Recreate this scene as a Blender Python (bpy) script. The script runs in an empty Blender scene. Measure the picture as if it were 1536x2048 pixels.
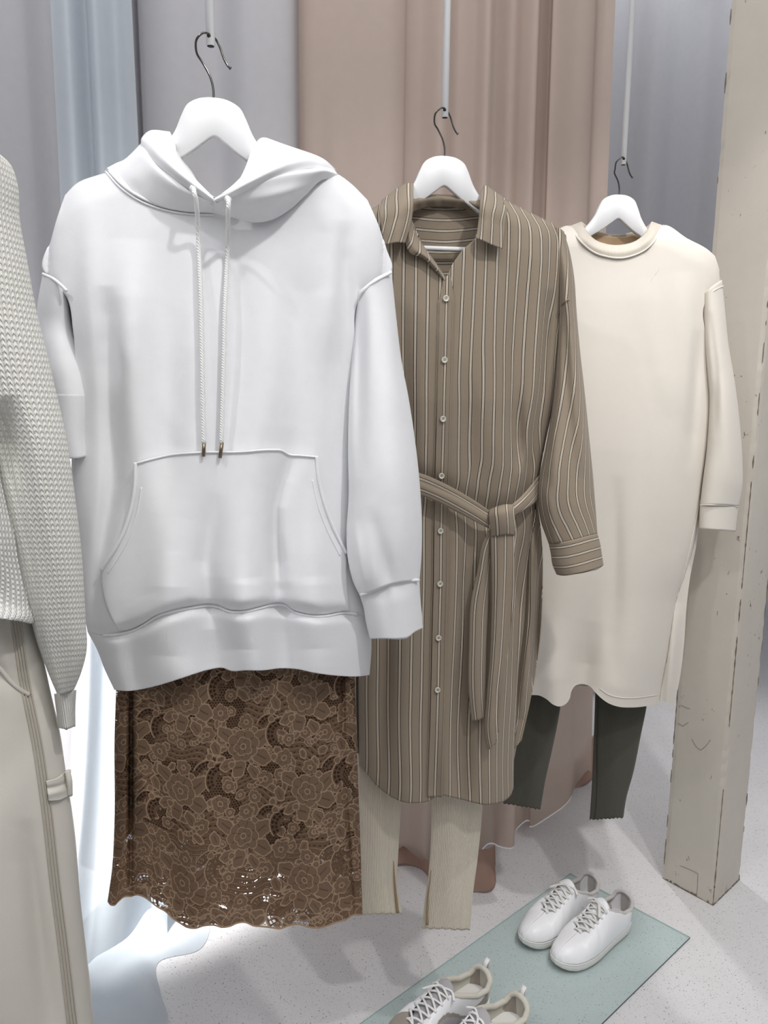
import bpy, bmesh, math, random
import numpy as np
from mathutils import Vector, Matrix

# ------------------------------------------------------------------ camera, world, lights
SC = bpy.context.scene
COL = SC.collection
FPX, CAMH, PITCH, ROLL = 1540.0, 1.4, math.radians(9.9), math.radians(0.5)
Fv = np.array([0, math.cos(PITCH), -math.sin(PITCH)])
U0 = np.array([0, math.sin(PITCH), math.cos(PITCH)])
R0 = np.array([1.0, 0, 0])
Rv = math.cos(ROLL) * R0 + math.sin(ROLL) * U0
Uv = -math.sin(ROLL) * R0 + math.cos(ROLL) * U0
EYE = np.array([0, 0, CAMH])
cam_d = bpy.data.cameras.new('camera')
cam = bpy.data.objects.new('camera', cam_d)
COL.objects.link(cam)
cam_d.sensor_fit = 'VERTICAL'
cam_d.sensor_height = 36
cam_d.lens = 36 * FPX / 2048
cam_d.clip_start = 0.02
M = Matrix((Rv.tolist(), Uv.tolist(), (-Fv).tolist())).transposed().to_4x4()
M.translation = Vector(EYE)
cam.matrix_world = M
SC.camera = cam

SC.view_settings.view_transform = 'Standard'
SC.view_settings.look = 'None'
SC.view_settings.exposure = 0.0
SC.view_settings.gamma = 1.0
SC.view_settings.use_curve_mapping = False
W = bpy.data.worlds.new('world')
SC.world = W
W.use_nodes = True
W.node_tree.nodes['Background'].inputs[0].default_value = (0.93, 0.95, 1.0, 1)
W.node_tree.nodes['Background'].inputs[1].default_value = 0.36


def spot(name, loc, target, power, size=40, radius=0.04, col=(1, .98, .96), blend=.5):
    d = bpy.data.lights.new(name, 'SPOT')
    d.energy = power
    d.spot_size = math.radians(size)
    d.spot_blend = blend
    d.shadow_soft_size = radius
    d.color = col
    o = bpy.data.objects.new(name, d)
    COL.objects.link(o)
    o.location = loc
    o.rotation_euler = (Vector(target) - Vector(loc)).to_track_quat('-Z', 'Y').to_euler()


def area(name, loc, target, power, sx, sy, col=(1, 1, 1)):
    d = bpy.data.lights.new(name, 'AREA')
    d.shape = 'RECTANGLE'
    d.size, d.size_y = sx, sy
    d.energy = power
    d.color = col
    o = bpy.data.objects.new(name, d)
    COL.objects.link(o)
    o.location = loc
    o.rotation_euler = (Vector(target) - Vector(loc)).to_track_quat('-Z', 'Y').to_euler()


spot('key_spot', (0.75, 0.05, 2.9), (0.05, 1.35, 1.1), 60, 62, .05)
spot('left_spot', (-0.95, 0.1, 2.9), (-0.25, 1.3, 1.1), 27, 60, .05, (.97, .98, 1))
spot('track_spot', (1.1, 0.6, 2.9), (0.75, 1.85, .8), 9, 60, .04, (1, .98, .96))
spot('wash_spot', (-0.88, 1.12, 2.9), (-0.77, 1.86, 0.85), 1250, 24, .03, (1, .99, .98), .8)
spot('floor_spot', (1.0, 0.95, 2.9), (0.95, 2.05, 0.1), 62, 54, .03)
spot('curtain_back_fill', (0.6, 3.1, 2.95), (0.55, 2.35, 0.2), 70, 62, .05, (1, .98, .97))  # added, unseen: makes the pink curtain's lower part glow from behind
spot('sweater_fill', (-0.15, -0.35, 2.9), (-0.55, 0.85, 1.05), 30, 24, .04, (1, .98, .94), .8)  # unseen extra light that brightens the knitted sweater
area('front_fill', (0.2, -0.7, 2.7), (0.2, 1.4, 2.3), 12, 2.2, .8)  # fill put in to whiten the rods, no fixture there
area('ceiling_panel', (0.0, 0.4, 2.95), (0.0, 1.0, 0), 14, 2.4, 1.6)
area('curtain_fill', (-0.1, 1.45, 3.0), (-0.1, 2.2, 1.0), 8, 2.6, .3)  # invented strip light that lifts the curtains
area('rear_fill', (0.4, 3.0, 3.0), (0.4, 2.7, 0.0), 11, 3.0, .6)  # added backlight for the curtains, not a known lamp


# ------------------------------------------------------------------ unprojection helpers
def ray(px, py):
    px = np.asarray(px, float)[..., None]
    py = np.asarray(py, float)[..., None]
    return Fv + Rv * (px - 768) / FPX - Uv * (py - 1024) / FPX


def on_floor(px, py, z=0.0):
    d = ray(px, py)
    return EYE + d * ((z - CAMH) / d[..., 2:3])


def at_depth(px, py, Y):
    d = ray(px, py)
    return EYE + d * (Y / d[..., 1:2])


class Plane:
    """the vertical plane a garment hangs in; w = metres in front of it"""
    def __init__(s, px, py, Y, yaw):
        s.o = at_depth(px, py, Y)
        a = math.radians(yaw)
        s.yaw = a
        s.n = np.array([math.sin(a), -math.cos(a), 0])
        s.u = np.array([math.cos(a), math.sin(a), 0])

    def at(s, px, py, w=0.0):
        d = ray(px, py)
        w = np.asarray(w, float)
        num = np.dot(s.o - EYE, s.n) + w
        t = (num / np.tensordot(d, s.n, axes=([-1], [0])))
        return EYE + d * t[..., None]


def poly(pts, n, smooth=True):
    """resample a polyline (k columns) to n points by chord length"""
    P = np.array(pts, float)
    if len(P) == 1:
        return np.repeat(P, n, 0)
    d = np.r_[0, np.cumsum(np.linalg.norm(np.diff(P[:, :2], axis=0), axis=1) + 1e-9)]
    t = np.linspace(0, d[-1], n)
    if not smooth or len(P) < 3:
        return np.stack([np.interp(t, d, P[:, k]) for k in range(P.shape[1])], 1)
    m = np.zeros_like(P)
    sl = np.diff(P, axis=0) / np.diff(d)[:, None]
    h = np.diff(d)
    m[1:-1] = (sl[:-1] * h[1:, None] + sl[1:] * h[:-1, None]) / (h[1:] + h[:-1])[:, None]
    m[0] = sl[0]
    m[-1] = sl[-1]
    i = np.clip(np.searchsorted(d, t, side='right') - 1, 0, len(d) - 2)
    hh = h[i][:, None]
    x = ((t - d[i]) / h[i])[:, None]
    return ((2 * x**3 - 3 * x**2 + 1) * P[i] + (x**3 - 2 * x**2 + x) * hh * m[i]
            + (-2 * x**3 + 3 * x**2) * P[i + 1] + (x**3 - x**2) * hh * m[i + 1])


def fold_field(px, py, folds):
    """each fold: polyline of (x, y, amp_m, width_px)"""
    out = np.zeros(np.broadcast(px, py).shape)
    for fl in folds:
        P = np.array(fl, float)
        ends = []
        for e, nx in ((P[0], P[1]), (P[-1], P[-2])):
            d = e[:2] - nx[:2]
            d = d / max(np.hypot(*d), 1e-6)
            ends.append(np.array([*(e[:2] + d * (2.2 * e[3] + 20)), 0.0, e[3]]))
        P = poly(np.vstack([ends[0], P, ends[1]]), 14)
        best = np.full(out.shape, 1e9)
        amp = np.zeros(out.shape)
        wid = np.ones(out.shape)
        for a, b in zip(P[:-1], P[1:]):
            ab = b[:2] - a[:2]
            L2 = max(ab @ ab, 1e-9)
            t = np.clip(((px - a[0]) * ab[0] + (py - a[1]) * ab[1]) / L2, 0, 1)
            dd = np.hypot(px - a[0] - t * ab[0], py - a[1] - t * ab[1])
            mk = dd < best
            best = np.where(mk, dd, best)
            amp = np.where(mk, a[2] + t * (b[2] - a[2]), amp)
            wid = np.where(mk, a[3] + t * (b[3] - a[3]), wid)
        out = out + amp * np.exp(-(best / wid) ** 2)
    return out


# ------------------------------------------------------------------ mesh helpers
def mesh_obj(name, verts, faces, mat, parent=None, uvs=None, smooth=True, solid=0, attr=None, offset=-1, bevel=0):
    me = bpy.data.meshes.new(name)
    me.from_pydata([tuple(v) for v in verts], [], [tuple(f) for f in faces])
    if uvs is not None:
        uv = me.uv_layers.new(name='UVMap')
        idx = np.empty(len(me.loops), dtype=np.int32)
        me.loops.foreach_get('vertex_index', idx)
        uv.data.foreach_set('uv', np.asarray(uvs, float)[idx].astype(np.float32).ravel())
    if attr is not None:
        for k, v in attr.items():
            a = me.attributes.new(k, 'FLOAT', 'POINT')
            a.data.foreach_set('value', np.asarray(v, np.float32).ravel())
    if smooth:
        me.polygons.foreach_set('use_smooth', [True] * len(me.polygons))
    for m_ in (mat if isinstance(mat, (list, tuple)) else [mat]):
        me.materials.append(m_)
    o = bpy.data.objects.new(name, me)
    COL.objects.link(o)
    if parent is not None:
        o.parent = parent
        o.matrix_parent_inverse = Matrix.Translation(-Vector(root_loc(parent)))
    if solid:
        s = o.modifiers.new('thickness', 'SOLIDIFY')
        s.thickness = solid
        s.offset = offset
    if bevel:
        b = o.modifiers.new('soft', 'BEVEL')
        b.width = bevel
        b.segments = 3
        b.limit_method = 'ANGLE'
    return o


def root_loc(o):
    l = Vector(o.location)
    p = o.parent
    if p is not None:
        l = l + o.matrix_parent_inverse.translation + root_loc(p)
    return l


def thing(name, loc, label, cat, group=None):
    o = bpy.data.objects.new(name, None)
    o.empty_display_size = .05
    COL.objects.link(o)
    o.location = tuple(float(v) for v in loc)
    return tag(o, label, cat, group)


def tag(o, label, cat, group=None, kind=None):
    o['label'] = label
    o['category'] = cat
    if group:
        o['group'] = group
    if kind:
        o['kind'] = kind
    return o


def grid_faces(nu, nv, off=0, flip=False, cyc=False):
    f = []
    for j in range(nv - 1):
        for i in range(nu if cyc else nu - 1):
            i2 = (i + 1) % nu
            q = (off + j * nu + i, off + j * nu + i2, off + (j + 1) * nu + i2, off + (j + 1) * nu + i)
            f.append(q[::-1] if flip else q)
    return f


def coons(L, R, T, B, nu, nv, smT=True, smB=True):
    """pixel-space Coons patch; T/B may be None for straight edges"""
    l = poly(L, nv)[:, :2]
    r = poly(R, nv)[:, :2]
    t = poly(T, nu, smT)[:, :2] if T is not None else poly([l[0], r[0]], nu)
    b = poly(B, nu, smB)[:, :2] if B is not None else poly([l[-1], r[-1]], nu)
    s = np.linspace(0, 1, nu)[None, :, None]
    v = np.linspace(0, 1, nv)[:, None, None]
    t = t + (1 - s[0]) * (l[0] - t[0]) + s[0] * (r[0] - t[-1])
    b = b + (1 - s[0]) * (l[-1] - b[0]) + s[0] * (r[-1] - b[-1])
    P = ((1 - v) * t[None] + v * b[None] + (1 - s) * l[:, None] + s * r[:, None]
         - ((1 - s) * (1 - v) * l[0] + s * (1 - v) * r[0] + (1 - s) * v * l[-1] + s * v * r[-1]))
    return P[..., 0], P[..., 1]


def arc_uv(V, su, sv, center=True):
    """V (nv,nu,3) -> uv by arc length / scale"""
    du = np.linalg.norm(np.diff(V, axis=1), axis=2)
    u = np.concatenate([np.zeros((V.shape[0], 1)), np.cumsum(du, 1)], 1)
    if center:
        u -= u[:, V.shape[1] // 2][:, None]
    dv = np.linalg.norm(np.diff(V, axis=0), axis=2)
    v = np.concatenate([np.zeros((1, V.shape[1])), np.cumsum(dv, 0)], 0)
    return np.stack([u / su, -v / sv], -1)


class Garment:
    """body surface: front depth as a function of pixel position between two edge curves"""
    def __init__(s, plane, L, R, D, folds=(), shoulder=None, gdist=70, power=.55, base=0.0, wL=None, wR=None):
        s.pl, s.L, s.R, s.D, s.folds = plane, poly(L, 200), poly(R, 200), D, folds
        s.sh = None if shoulder is None else poly(shoulder, 200)
        s.g, s.pw, s.base = gdist, power, base
        s.wL = s.L if wL is None else poly(wL, 200)
        s.wR = s.R if wR is None else poly(wR, 200)

    def W(s, px, py, side=1, D=None):
        px, py = np.asarray(px, float), np.asarray(py, float)
        xl = np.interp(py, s.wL[:, 1], s.wL[:, 0])
        xr = np.interp(py, s.wR[:, 1], s.wR[:, 0])
        k = np.clip((px - xl) / np.maximum(xr - xl, 1), 0, 1)
        e = np.clip(1 - (2 * k - 1) ** 2, 0, 1) ** s.pw
        g = 1.0
        if s.sh is not None:
            ys = np.interp(px, s.sh[:, 0], s.sh[:, 1])
            g = np.clip((py - ys) / s.g, 0, 1)
            g = np.sqrt(1 - (1 - g) ** 2)
        Dy = np.interp(py, [a for a, _ in s.D], [b for _, b in s.D]) if D is None else D
        w = s.base + side * Dy * e * g
        if side > 0 and len(s.folds):
            w = w + fold_field(px, py, s.folds) * np.clip(e * 1.6, 0, 1) * g
        return w

    def at(s, px, py, lift=0.0):
        return s.pl.at(px, py, s.W(px, py) + lift)


def shell(name, g, T, B, mat, parent, nu=120, nv=160, Tb=None, Bb=None, L=None, R=None, Lb=None, Rb=None,
          Dback=.05, su=.02, sv=.02, smT=True, smB=True, solid=.002, backfolds=None, ufun=None, back=True):
    L = s_L = g.L if L is None else L
    R = g.R if R is None else R
    X, Y = coons(L, R, T, B, nu, nv, smT, smB)
    V = g.at(X, Y)
    uv = arc_uv(V, su, sv)
    if ufun is not None:
        uv = ufun(X, Y, V, uv)
    verts = V.reshape(-1, 3)
    uvs = uv.reshape(-1, 2)
    faces = grid_faces(nu, nv)
    if back:
        X2, Y2 = coons(L if Lb is None else Lb, R if Rb is None else Rb, T if Tb is None else Tb, B if Bb is None else Bb, nu, nv, smT, smB)
        w = g.W(X2, Y2, -1, Dback)
        if backfolds:
            w = w + fold_field(X2, Y2, backfolds)
        V2 = g.pl.at(X2, Y2, w)
        uv2 = arc_uv(V2, su, sv)
        faces += grid_faces(nu, nv, len(verts), True)
        verts = np.concatenate([verts, V2.reshape(-1, 3)])
        uvs = np.concatenate([uvs, uv2.reshape(-1, 2)])
        l1, r1 = poly(L, nv), poly(R, nv)
        l2, r2 = poly(L if Lb is None else Lb, nv), poly(R if Rb is None else Rb, nv)
        n1 = nu * nv
        for j in range(nv - 1):
            if np.abs(l1[j, :2] - l2[j, :2]).max() < 4:
                a_, b_ = j * nu, (j + 1) * nu
                faces.append((n1 + a_, a_, b_, n1 + b_))
            if np.abs(r1[j, :2] - r2[j, :2]).max() < 4:
                a_, b_ = j * nu + nu - 1, (j + 1) * nu + nu - 1
                faces.append((a_, n1 + a_, n1 + b_, b_))
    # weld coincident side verts
    o = mesh_obj(name, verts, faces, mat, parent, uvs)
    bm = bmesh.new()
    bm.from_mesh(o.data)
    bmesh.ops.remove_doubles(bm, verts=[v for v in bm.verts if v.is_boundary], dist=.0006)
    bm.to_mesh(o.data)
    bm.free()
    o.data.polygons.foreach_set('use_smooth', [True] * len(o.data.polygons))
    if solid:
        m = o.modifiers.new('thickness', 'SOLIDIFY')
        m.thickness = solid
        m.offset = 1
    return o


def sleeve(name, pl, L, R, wc, d, mat, parent, nu=64, nv=90, T=None, B=None, folds=(), su=.02, sv=.02, solid=.002,
           pw=.6, cap=None, uoff=0.0, backk=1.0, vmean=False):
    """closed tube between two pixel edge curves. wc: [(t,w)], d: [(t,half depth)]"""
    l, r = poly(L, nv)[:, :2], poly(R, nv)[:, :2]
    t = np.linspace(0, 1, nv)
    sm = lambda q: np.interp(t, np.linspace(0, 1, 60), np.convolve(np.pad(np.interp(np.linspace(0, 1, 60), [a for a, _ in q], [b for _, b in q]), 5, mode='edge'), np.ones(11) / 11, 'valid'))[:, None]
    wcv = sm(wc)
    dv = sm(d)
    nh = nu // 2
    k = (1 - np.cos(np.linspace(0, math.pi, nh))) / 2
    def side(sgn):
        X, Y = coons_k(l, r, T, B, k, nv)
        e = np.clip(1 - (2 * k[None] - 1) ** 2, 0, 1) ** pw
        w = wcv + sgn * dv * e * (1 if sgn > 0 else backk)
        if sgn > 0 and len(folds):
            w = w + fold_field(X, Y, folds) * np.clip(e * 1.5, 0, 1)
        return pl.at(X, Y, w)
    A = side(1)
    Bk = side(-1)[:, ::-1][:, 1:-1]
    V = np.concatenate([A, Bk], 1)
    uv = arc_uv(np.concatenate([V, V[:, :1]], 1), su, sv, False)[:, :-1]
    uv[..., 0] += uoff
    if vmean:
        uv[..., 1] = uv[..., 1].mean(1, keepdims=True)
        uv[..., 0] = np.linspace(0, round(float(uv[nv // 2, -1, 0])), uv.shape[1] + 1)[None, :-1]
    return mesh_obj(name, V.reshape(-1, 3), grid_faces(V.shape[1], nv, 0, False, True), mat, parent, uv.reshape(-1, 2), solid=solid, offset=1)


def coons_k(l, r, T, B, k, nv):
    nu = len(k)
    tt = poly(T, 200)[:, :2] if T is not None else poly([l[0], r[0]], 200)
    bb = poly(B, 200)[:, :2] if B is not None else poly([l[-1], r[-1]], 200)
    q = np.linspace(0, 1, 200)
    t = np.stack([np.interp(k, q, tt[:, c]) for c in (0, 1)], 1)
    b = np.stack([np.interp(k, q, bb[:, c]) for c in (0, 1)], 1)
    s = k[None, :, None]
    v = np.linspace(0, 1, nv)[:, None, None]
    t = t + (1 - s[0]) * (l[0] - t[0]) + s[0] * (r[0] - t[-1])
    b = b + (1 - s[0]) * (l[-1] - b[0]) + s[0] * (r[-1] - b[-1])
    P = ((1 - v) * t[None] + v * b[None] + (1 - s) * l[:, None] + s * r[:, None]
         - ((1 - s) * (1 - v) * l[0] + s * (1 - v) * r[0] + (1 - s) * v * l[-1] + s * v * r[-1]))
    return P[..., 0], P[..., 1]


def loft(name, pl, curves, mat, parent, nu=60, nv=10, su=.02, sv=.02, solid=.002, folds=(), smooth=True, offset=-1, swap=False):
    """curves: list of polylines of (px,py,w); surface interpolated smoothly across them"""
    C = np.stack([poly(c, nu, smooth) for c in curves], 0)      # k,nu,3
    k = len(curves)
    out = []
    for i in range(nu):
        out.append(poly3(C[:, i], nv) if k > 2 else np.linspace(C[0, i], C[-1, i], nv))
    G = np.stack(out, 1)                                        # nv,nu,3
    w = G[..., 2]
    if len(folds):
        w = w + fold_field(G[..., 0], G[..., 1], folds)
    V = pl.at(G[..., 0], G[..., 1], w)
    uv = arc_uv(V, su, sv)
    if swap:
        uv = uv[..., ::-1]
    return mesh_obj(name, V.reshape(-1, 3), grid_faces(nu, nv), mat, parent, uv.reshape(-1, 2), solid=solid, offset=offset)


def poly3(P, n):
    """Catmull-Rom through 3+ points, uniform parameter"""
    k = len(P)
    m = np.gradient(P, axis=0)
    t = np.linspace(0, k - 1, n)
    i = np.clip(t.astype(int), 0, k - 2)
    x = (t - i)[:, None]
    return ((2 * x**3 - 3 * x**2 + 1) * P[i] + (x**3 - 2 * x**2 + x) * m[i] + (-2 * x**3 + 3 * x**2) * P[i + 1] + (x**3 - x**2) * m[i + 1])


def tube(name, pts, rad, mat, parent=None, sides=10, flat=1.0, caps=True, up=None, n=None, closed=False):
    """tube along 3-D points; rad scalar or list; flat<1 squashes along normal"""
    P = np.array(pts, float)
    if n:
        P = np.stack([poly3(P, n)[:, c] for c in range(3)], 1)
    N = len(P)
    rd = np.interp(np.linspace(0, 1, N), np.linspace(0, 1, len(rad)), rad) if hasattr(rad, '__len__') else np.full(N, rad)
    T = np.gradient(P, axis=0)
    T /= np.linalg.norm(T, axis=1)[:, None] + 1e-12
    a = np.array(up if up is not None else (0, 0, 1.0))
    if up is None and abs(T[0] @ a) > .9:
        a = np.array([0, 1.0, 0])
    V = []
    prev = None
    for i in range(N):
        b = (prev if (prev is not None and up is None) else a)
        x = b - T[i] * (b @ T[i])
        x /= np.linalg.norm(x) + 1e-12
        prev = x
        y = np.cross(T[i], x)
        for s in range(sides):
            an = 2 * math.pi * s / sides
            V.append(P[i] + rd[i] * (math.cos(an) * x * flat + math.sin(an) * y))
    F = grid_faces(sides, N, 0, False, True)
    if caps:
        F.append(tuple(range(sides))[::-1])
        F.append(tuple(range((N - 1) * sides, N * sides)))
    if name is None:
        return V, F
    return mesh_obj(name, V, F, mat, parent)


def merge(parts):
    V, F = [], []
    for v, f in parts:
        o = len(V)
        V += list(v)
        F += [tuple(i + o for i in q) for q in f]
    return V, F


def surf_line(name, g, pts, lift, rad, mat, parent, n=80, flat=1.0, smooth=True):
    P = poly(pts, n, smooth)
    V = g.at(P[:, 0], P[:, 1], lift)
    return tube(name, V, rad, mat, parent, 8, flat, up=g.pl.n)


# ------------------------------------------------------------------ materials
class NT:
    def __init__(s, name):
        s.m = bpy.data.materials.new(name)
        s.m.use_nodes = True
        s.t = s.m.node_tree
        s.b = s.t.nodes['Principled BSDF']
        s.out = s.t.nodes['Material Output']

    def n(s, typ, **kw):
        x = s.t.nodes.new(typ)
        for k, v in kw.items():
            setattr(x, k, v)
        return x

    def l(s, a, b):
        s.t.links.new(a, b)

    def math(s, op, a, b=None, c=None, clamp=False):
        x = s.n('ShaderNodeMath', operation=op, use_clamp=clamp)
        for i, v in enumerate((a, b, c)):
            if v is None:
                continue
            if isinstance(v, (int, float)):
                x.inputs[i].default_value = v
            else:
                s.l(v, x.inputs[i])
        return x.outputs[0]

    def mix(s, f, a, b):
        x = s.n('ShaderNodeMix', data_type='RGBA')
        for i, v in ((0, f), (6, a), (7, b)):
            if isinstance(v, (int, float)):
                x.inputs[i].default_value = v
            elif isinstance(v, tuple):
                x.inputs[i].default_value = (*v, 1)
            else:
                s.l(v, x.inputs[i])
        return x.outputs[2]

    def uv(s):
        x = s.n('ShaderNodeUVMap')
        sp = s.n('ShaderNodeSeparateXYZ')
        s.l(x.outputs[0], sp.inputs[0])
        return x.outputs[0], sp.outputs[0], sp.outputs[1]

    def obj(s):
        return s.n('ShaderNodeTexCoord').outputs['Object']

    def noise(s, vec, scale, detail=2, rough=.5):
        x = s.n('ShaderNodeTexNoise')
        x.inputs['Scale'].default_value = scale
        x.inputs['Detail'].default_value = detail
        x.inputs['Roughness'].default_value = rough
        if vec is not None:
            s.l(vec, x.inputs['Vector'])
        return x.outputs['Fac']

    def ramp(s, f, stops, interp='LINEAR'):
        x = s.n('ShaderNodeValToRGB')
        x.color_ramp.interpolation = interp
        e = x.color_ramp.elements
        while len(e) < len(stops):
            e.new(0.5)
        for el, (p, c) in zip(e, stops):
            el.position = p
            el.color = (*c, 1) if isinstance(c, tuple) else (c, c, c, 1)
        s.l(f, x.inputs[0])
        return x.outputs[0]

    def bump(s, h, strength=.3, dist=.001):
        x = s.n('ShaderNodeBump')
        x.inputs['Strength'].default_value = strength
        x.inputs['Distance'].default_value = dist
        s.l(h, x.inputs['Height'])
        s.l(x.outputs[0], s.b.inputs['Normal'])

    def set(s, **kw):
        for k, v in kw.items():
            i = s.b.inputs[k.replace('_', ' ')]
            if isinstance(v, (int, float)):
                i.default_value = v
            elif isinstance(v, tuple):
                i.default_value = (*v, 1) if len(v) == 3 else v
            else:
                s.l(v, i)
        return s


def srgb(r, g, b):
    f = lambda c: ((c / 255 + .055) / 1.055) ** 2.4 if c > 10 else c / 255 / 12.92
    return (f(r), f(g), f(b))


def fabric(name, col, rough=.95, grain=900, bump=.15, sheen=.15, var=.03):
    m = NT(name)
    o = m.obj()
    nz = m.noise(o, grain, 2)
    nl = m.noise(o, 60, 3)
    c = m.mix(nl, tuple(x * (1 - var) for x in col), tuple(min(1, x * (1 + var)) for x in col))
    m.set(Base_Color=c, Roughness=rough, Sheen_Weight=sheen)
    m.b.inputs['Specular IOR Level'].default_value = .2
    m.bump(nz, bump, .0006)
    return m.m


def ribbed(name, col, freq=1.0, bump=.6, dist=.0012, dark=.8, axis=0, rough=.95):
    """vertical ribs along v; one rib per uv unit * freq"""
    m = NT(name)
    _, u, v = m.uv()
    a = u if axis == 0 else v
    w = m.math('SINE', m.math('MULTIPLY', a, 2 * math.pi * freq))
    h = m.math('MULTIPLY_ADD', w, .5, .5)
    nz = m.noise(m.obj(), 700, 2)
    c = m.mix(h, tuple(x * dark for x in col), col)
    m.set(Base_Color=c, Roughness=rough, Sheen_Weight=.1)
    m.b.inputs['Specular IOR Level'].default_value = .2
    m.bump(m.math('ADD', h, m.math('MULTIPLY', nz, .25)), bump, dist)
    return m.m


def plain(name, col, rough=.5, metal=0, spec=.5):
    m = NT(name)
    m.set(Base_Color=col, Roughness=rough, Metallic=metal)
    m.b.inputs['Specular IOR Level'].default_value = spec
    return m.m


WHITE = fabric('white_fleece', (.82, .82, .83), bump=.25)
WHITE_SEAM = fabric('white_seam', (.86, .86, .87))
WHITE_RIB = ribbed('white_rib', (.82, .82, .83), 1, .25, .0008, .96)
CREAM = fabric('cream_jersey', (.68, .635, .565), grain=700, var=.02)
CREAM_RIB = ribbed('cream_neck_rib', (.64, .585, .505), 1, .5, .0008, .86)
HANGER_WHITE = plain('matt_white_plastic', (.80, .80, .80), .45, 0, .35)
ROD_WHITE = plain('white_enamel', (.90, .90, .90), .35)
DARK = plain('dark_hole', (.015, .013, .012), .6)
CHROME = plain('dark_chrome', (.13, .12, .115), .16, 1)
BRASS = plain('bronze_metal', (.24, .19, .13), .3, 1)


def stripe_mat(name, base, horizontal=False, phase=0.0):
    m = NT(name)
    _, u, v = m.uv()
    a = v if horizontal else u
    fr = m.math('FRACT', m.math('ADD', a, phase))
    d = m.math('ABSOLUTE', m.math('SUBTRACT', fr, .5))
    dark, light = srgb(46, 38, 32), srgb(214, 203, 186)
    st = m.ramp(d, [(0, srgb(120, 104, 86)), (.016, light), (.082, dark), (.145, base)], 'CONSTANT')
    wv = m.noise(m.obj(), 160, 3)
    weave = m.noise(m.obj(), 1500, 1)
    c = m.mix(m.math('MULTIPLY', wv, .16), st, tuple(x * .72 for x in base))
    m.set(Base_Color=c, Roughness=.8, Sheen_Weight=.08)
    m.b.inputs['Specular IOR Level'].default_value = .25
    m.bump(m.math('ADD', weave, m.math('MULTIPLY', wv, 1.5)), .3, .0008)
    return m.m


TAUPE = srgb(143, 130, 113)
STRIPE = stripe_mat('striped_cotton', TAUPE)
STRIPE_H = stripe_mat('striped_cotton_crosswise', TAUPE, True)
TAUPE_PLAIN = fabric('taupe_cotton', TAUPE, rough=.85)
PEARL = plain('pearl_button', srgb(205, 200, 186), .3)


def knit_mat(name, col, rows=1.0):
    """chunky knit: columns of V stitches"""
    m = NT(name)
    _, u, v = m.uv()
    fu = m.math('FRACT', u)
    au = m.math('ABSOLUTE', m.math('SUBTRACT', fu, .5))
    ph = m.math('ADD', m.math('MULTIPLY', v, rows), m.math('MULTIPLY', au, 1.3))
    s = m.math('MULTIPLY_ADD', m.math('SINE', m.math('MULTIPLY', ph, 2 * math.pi)), .5, .5)
    col_ = m.math('MULTIPLY_ADD', m.math('COSINE', m.math('MULTIPLY', u, 2 * math.pi)), .5, .5)
    h = m.math('MULTIPLY', m.math('ADD', m.math('MULTIPLY', s, .75), .25), m.math('SUBTRACT', 1.0, m.math('MULTIPLY', m.math('POWER', col_, 3.0), .8)))
    nz = m.noise(m.obj(), 900, 3)
    hh = m.math('ADD', h, m.math('MULTIPLY', nz, .3))
    c = m.mix(h, tuple(x * .74 for x in col), col)
    m.set(Base_Color=c, Roughness=1.0, Sheen_Weight=.3)
    m.b.inputs['Specular IOR Level'].default_value = .1
    m.bump(hh, .9, .0025)
    return m.m


def sheer_mat(name, col, alpha=.85, transl=.35, stripe=0.0):
    m = NT(name)
    t = m.t
    nz = m.noise(m.obj(), 40, 2)
    c = m.mix(nz, tuple(x * .96 for x in col), tuple(min(1, x * 1.03) for x in col))
    d = m.n('ShaderNodeBsdfDiffuse')
    tr = m.n('ShaderNodeBsdfTranslucent')
    tp = m.n('ShaderNodeBsdfTransparent')
    m.l(c, d.inputs[0])
    m.l(c, tr.inputs[0])
    m1 = m.n('ShaderNodeMixShader')
    m1.inputs[0].default_value = transl
    m.l(d.outputs[0], m1.inputs[1])
    m.l(tr.outputs[0], m1.inputs[2])
    m2 = m.n('ShaderNodeMixShader')
    lw = m.n('ShaderNodeLayerWeight')
    lw.inputs[0].default_value = .3
    a = m.math('ADD', alpha, m.math('MULTIPLY', lw.outputs['Facing'], 1 - alpha), clamp=True)
    m.l(a, m2.inputs[0])
    m.l(tp.outputs[0], m2.inputs[1])
    m.l(m1.outputs[0], m2.inputs[2])
    m.l(m2.outputs[0], m.out.inputs[0])
    return m.m


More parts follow.
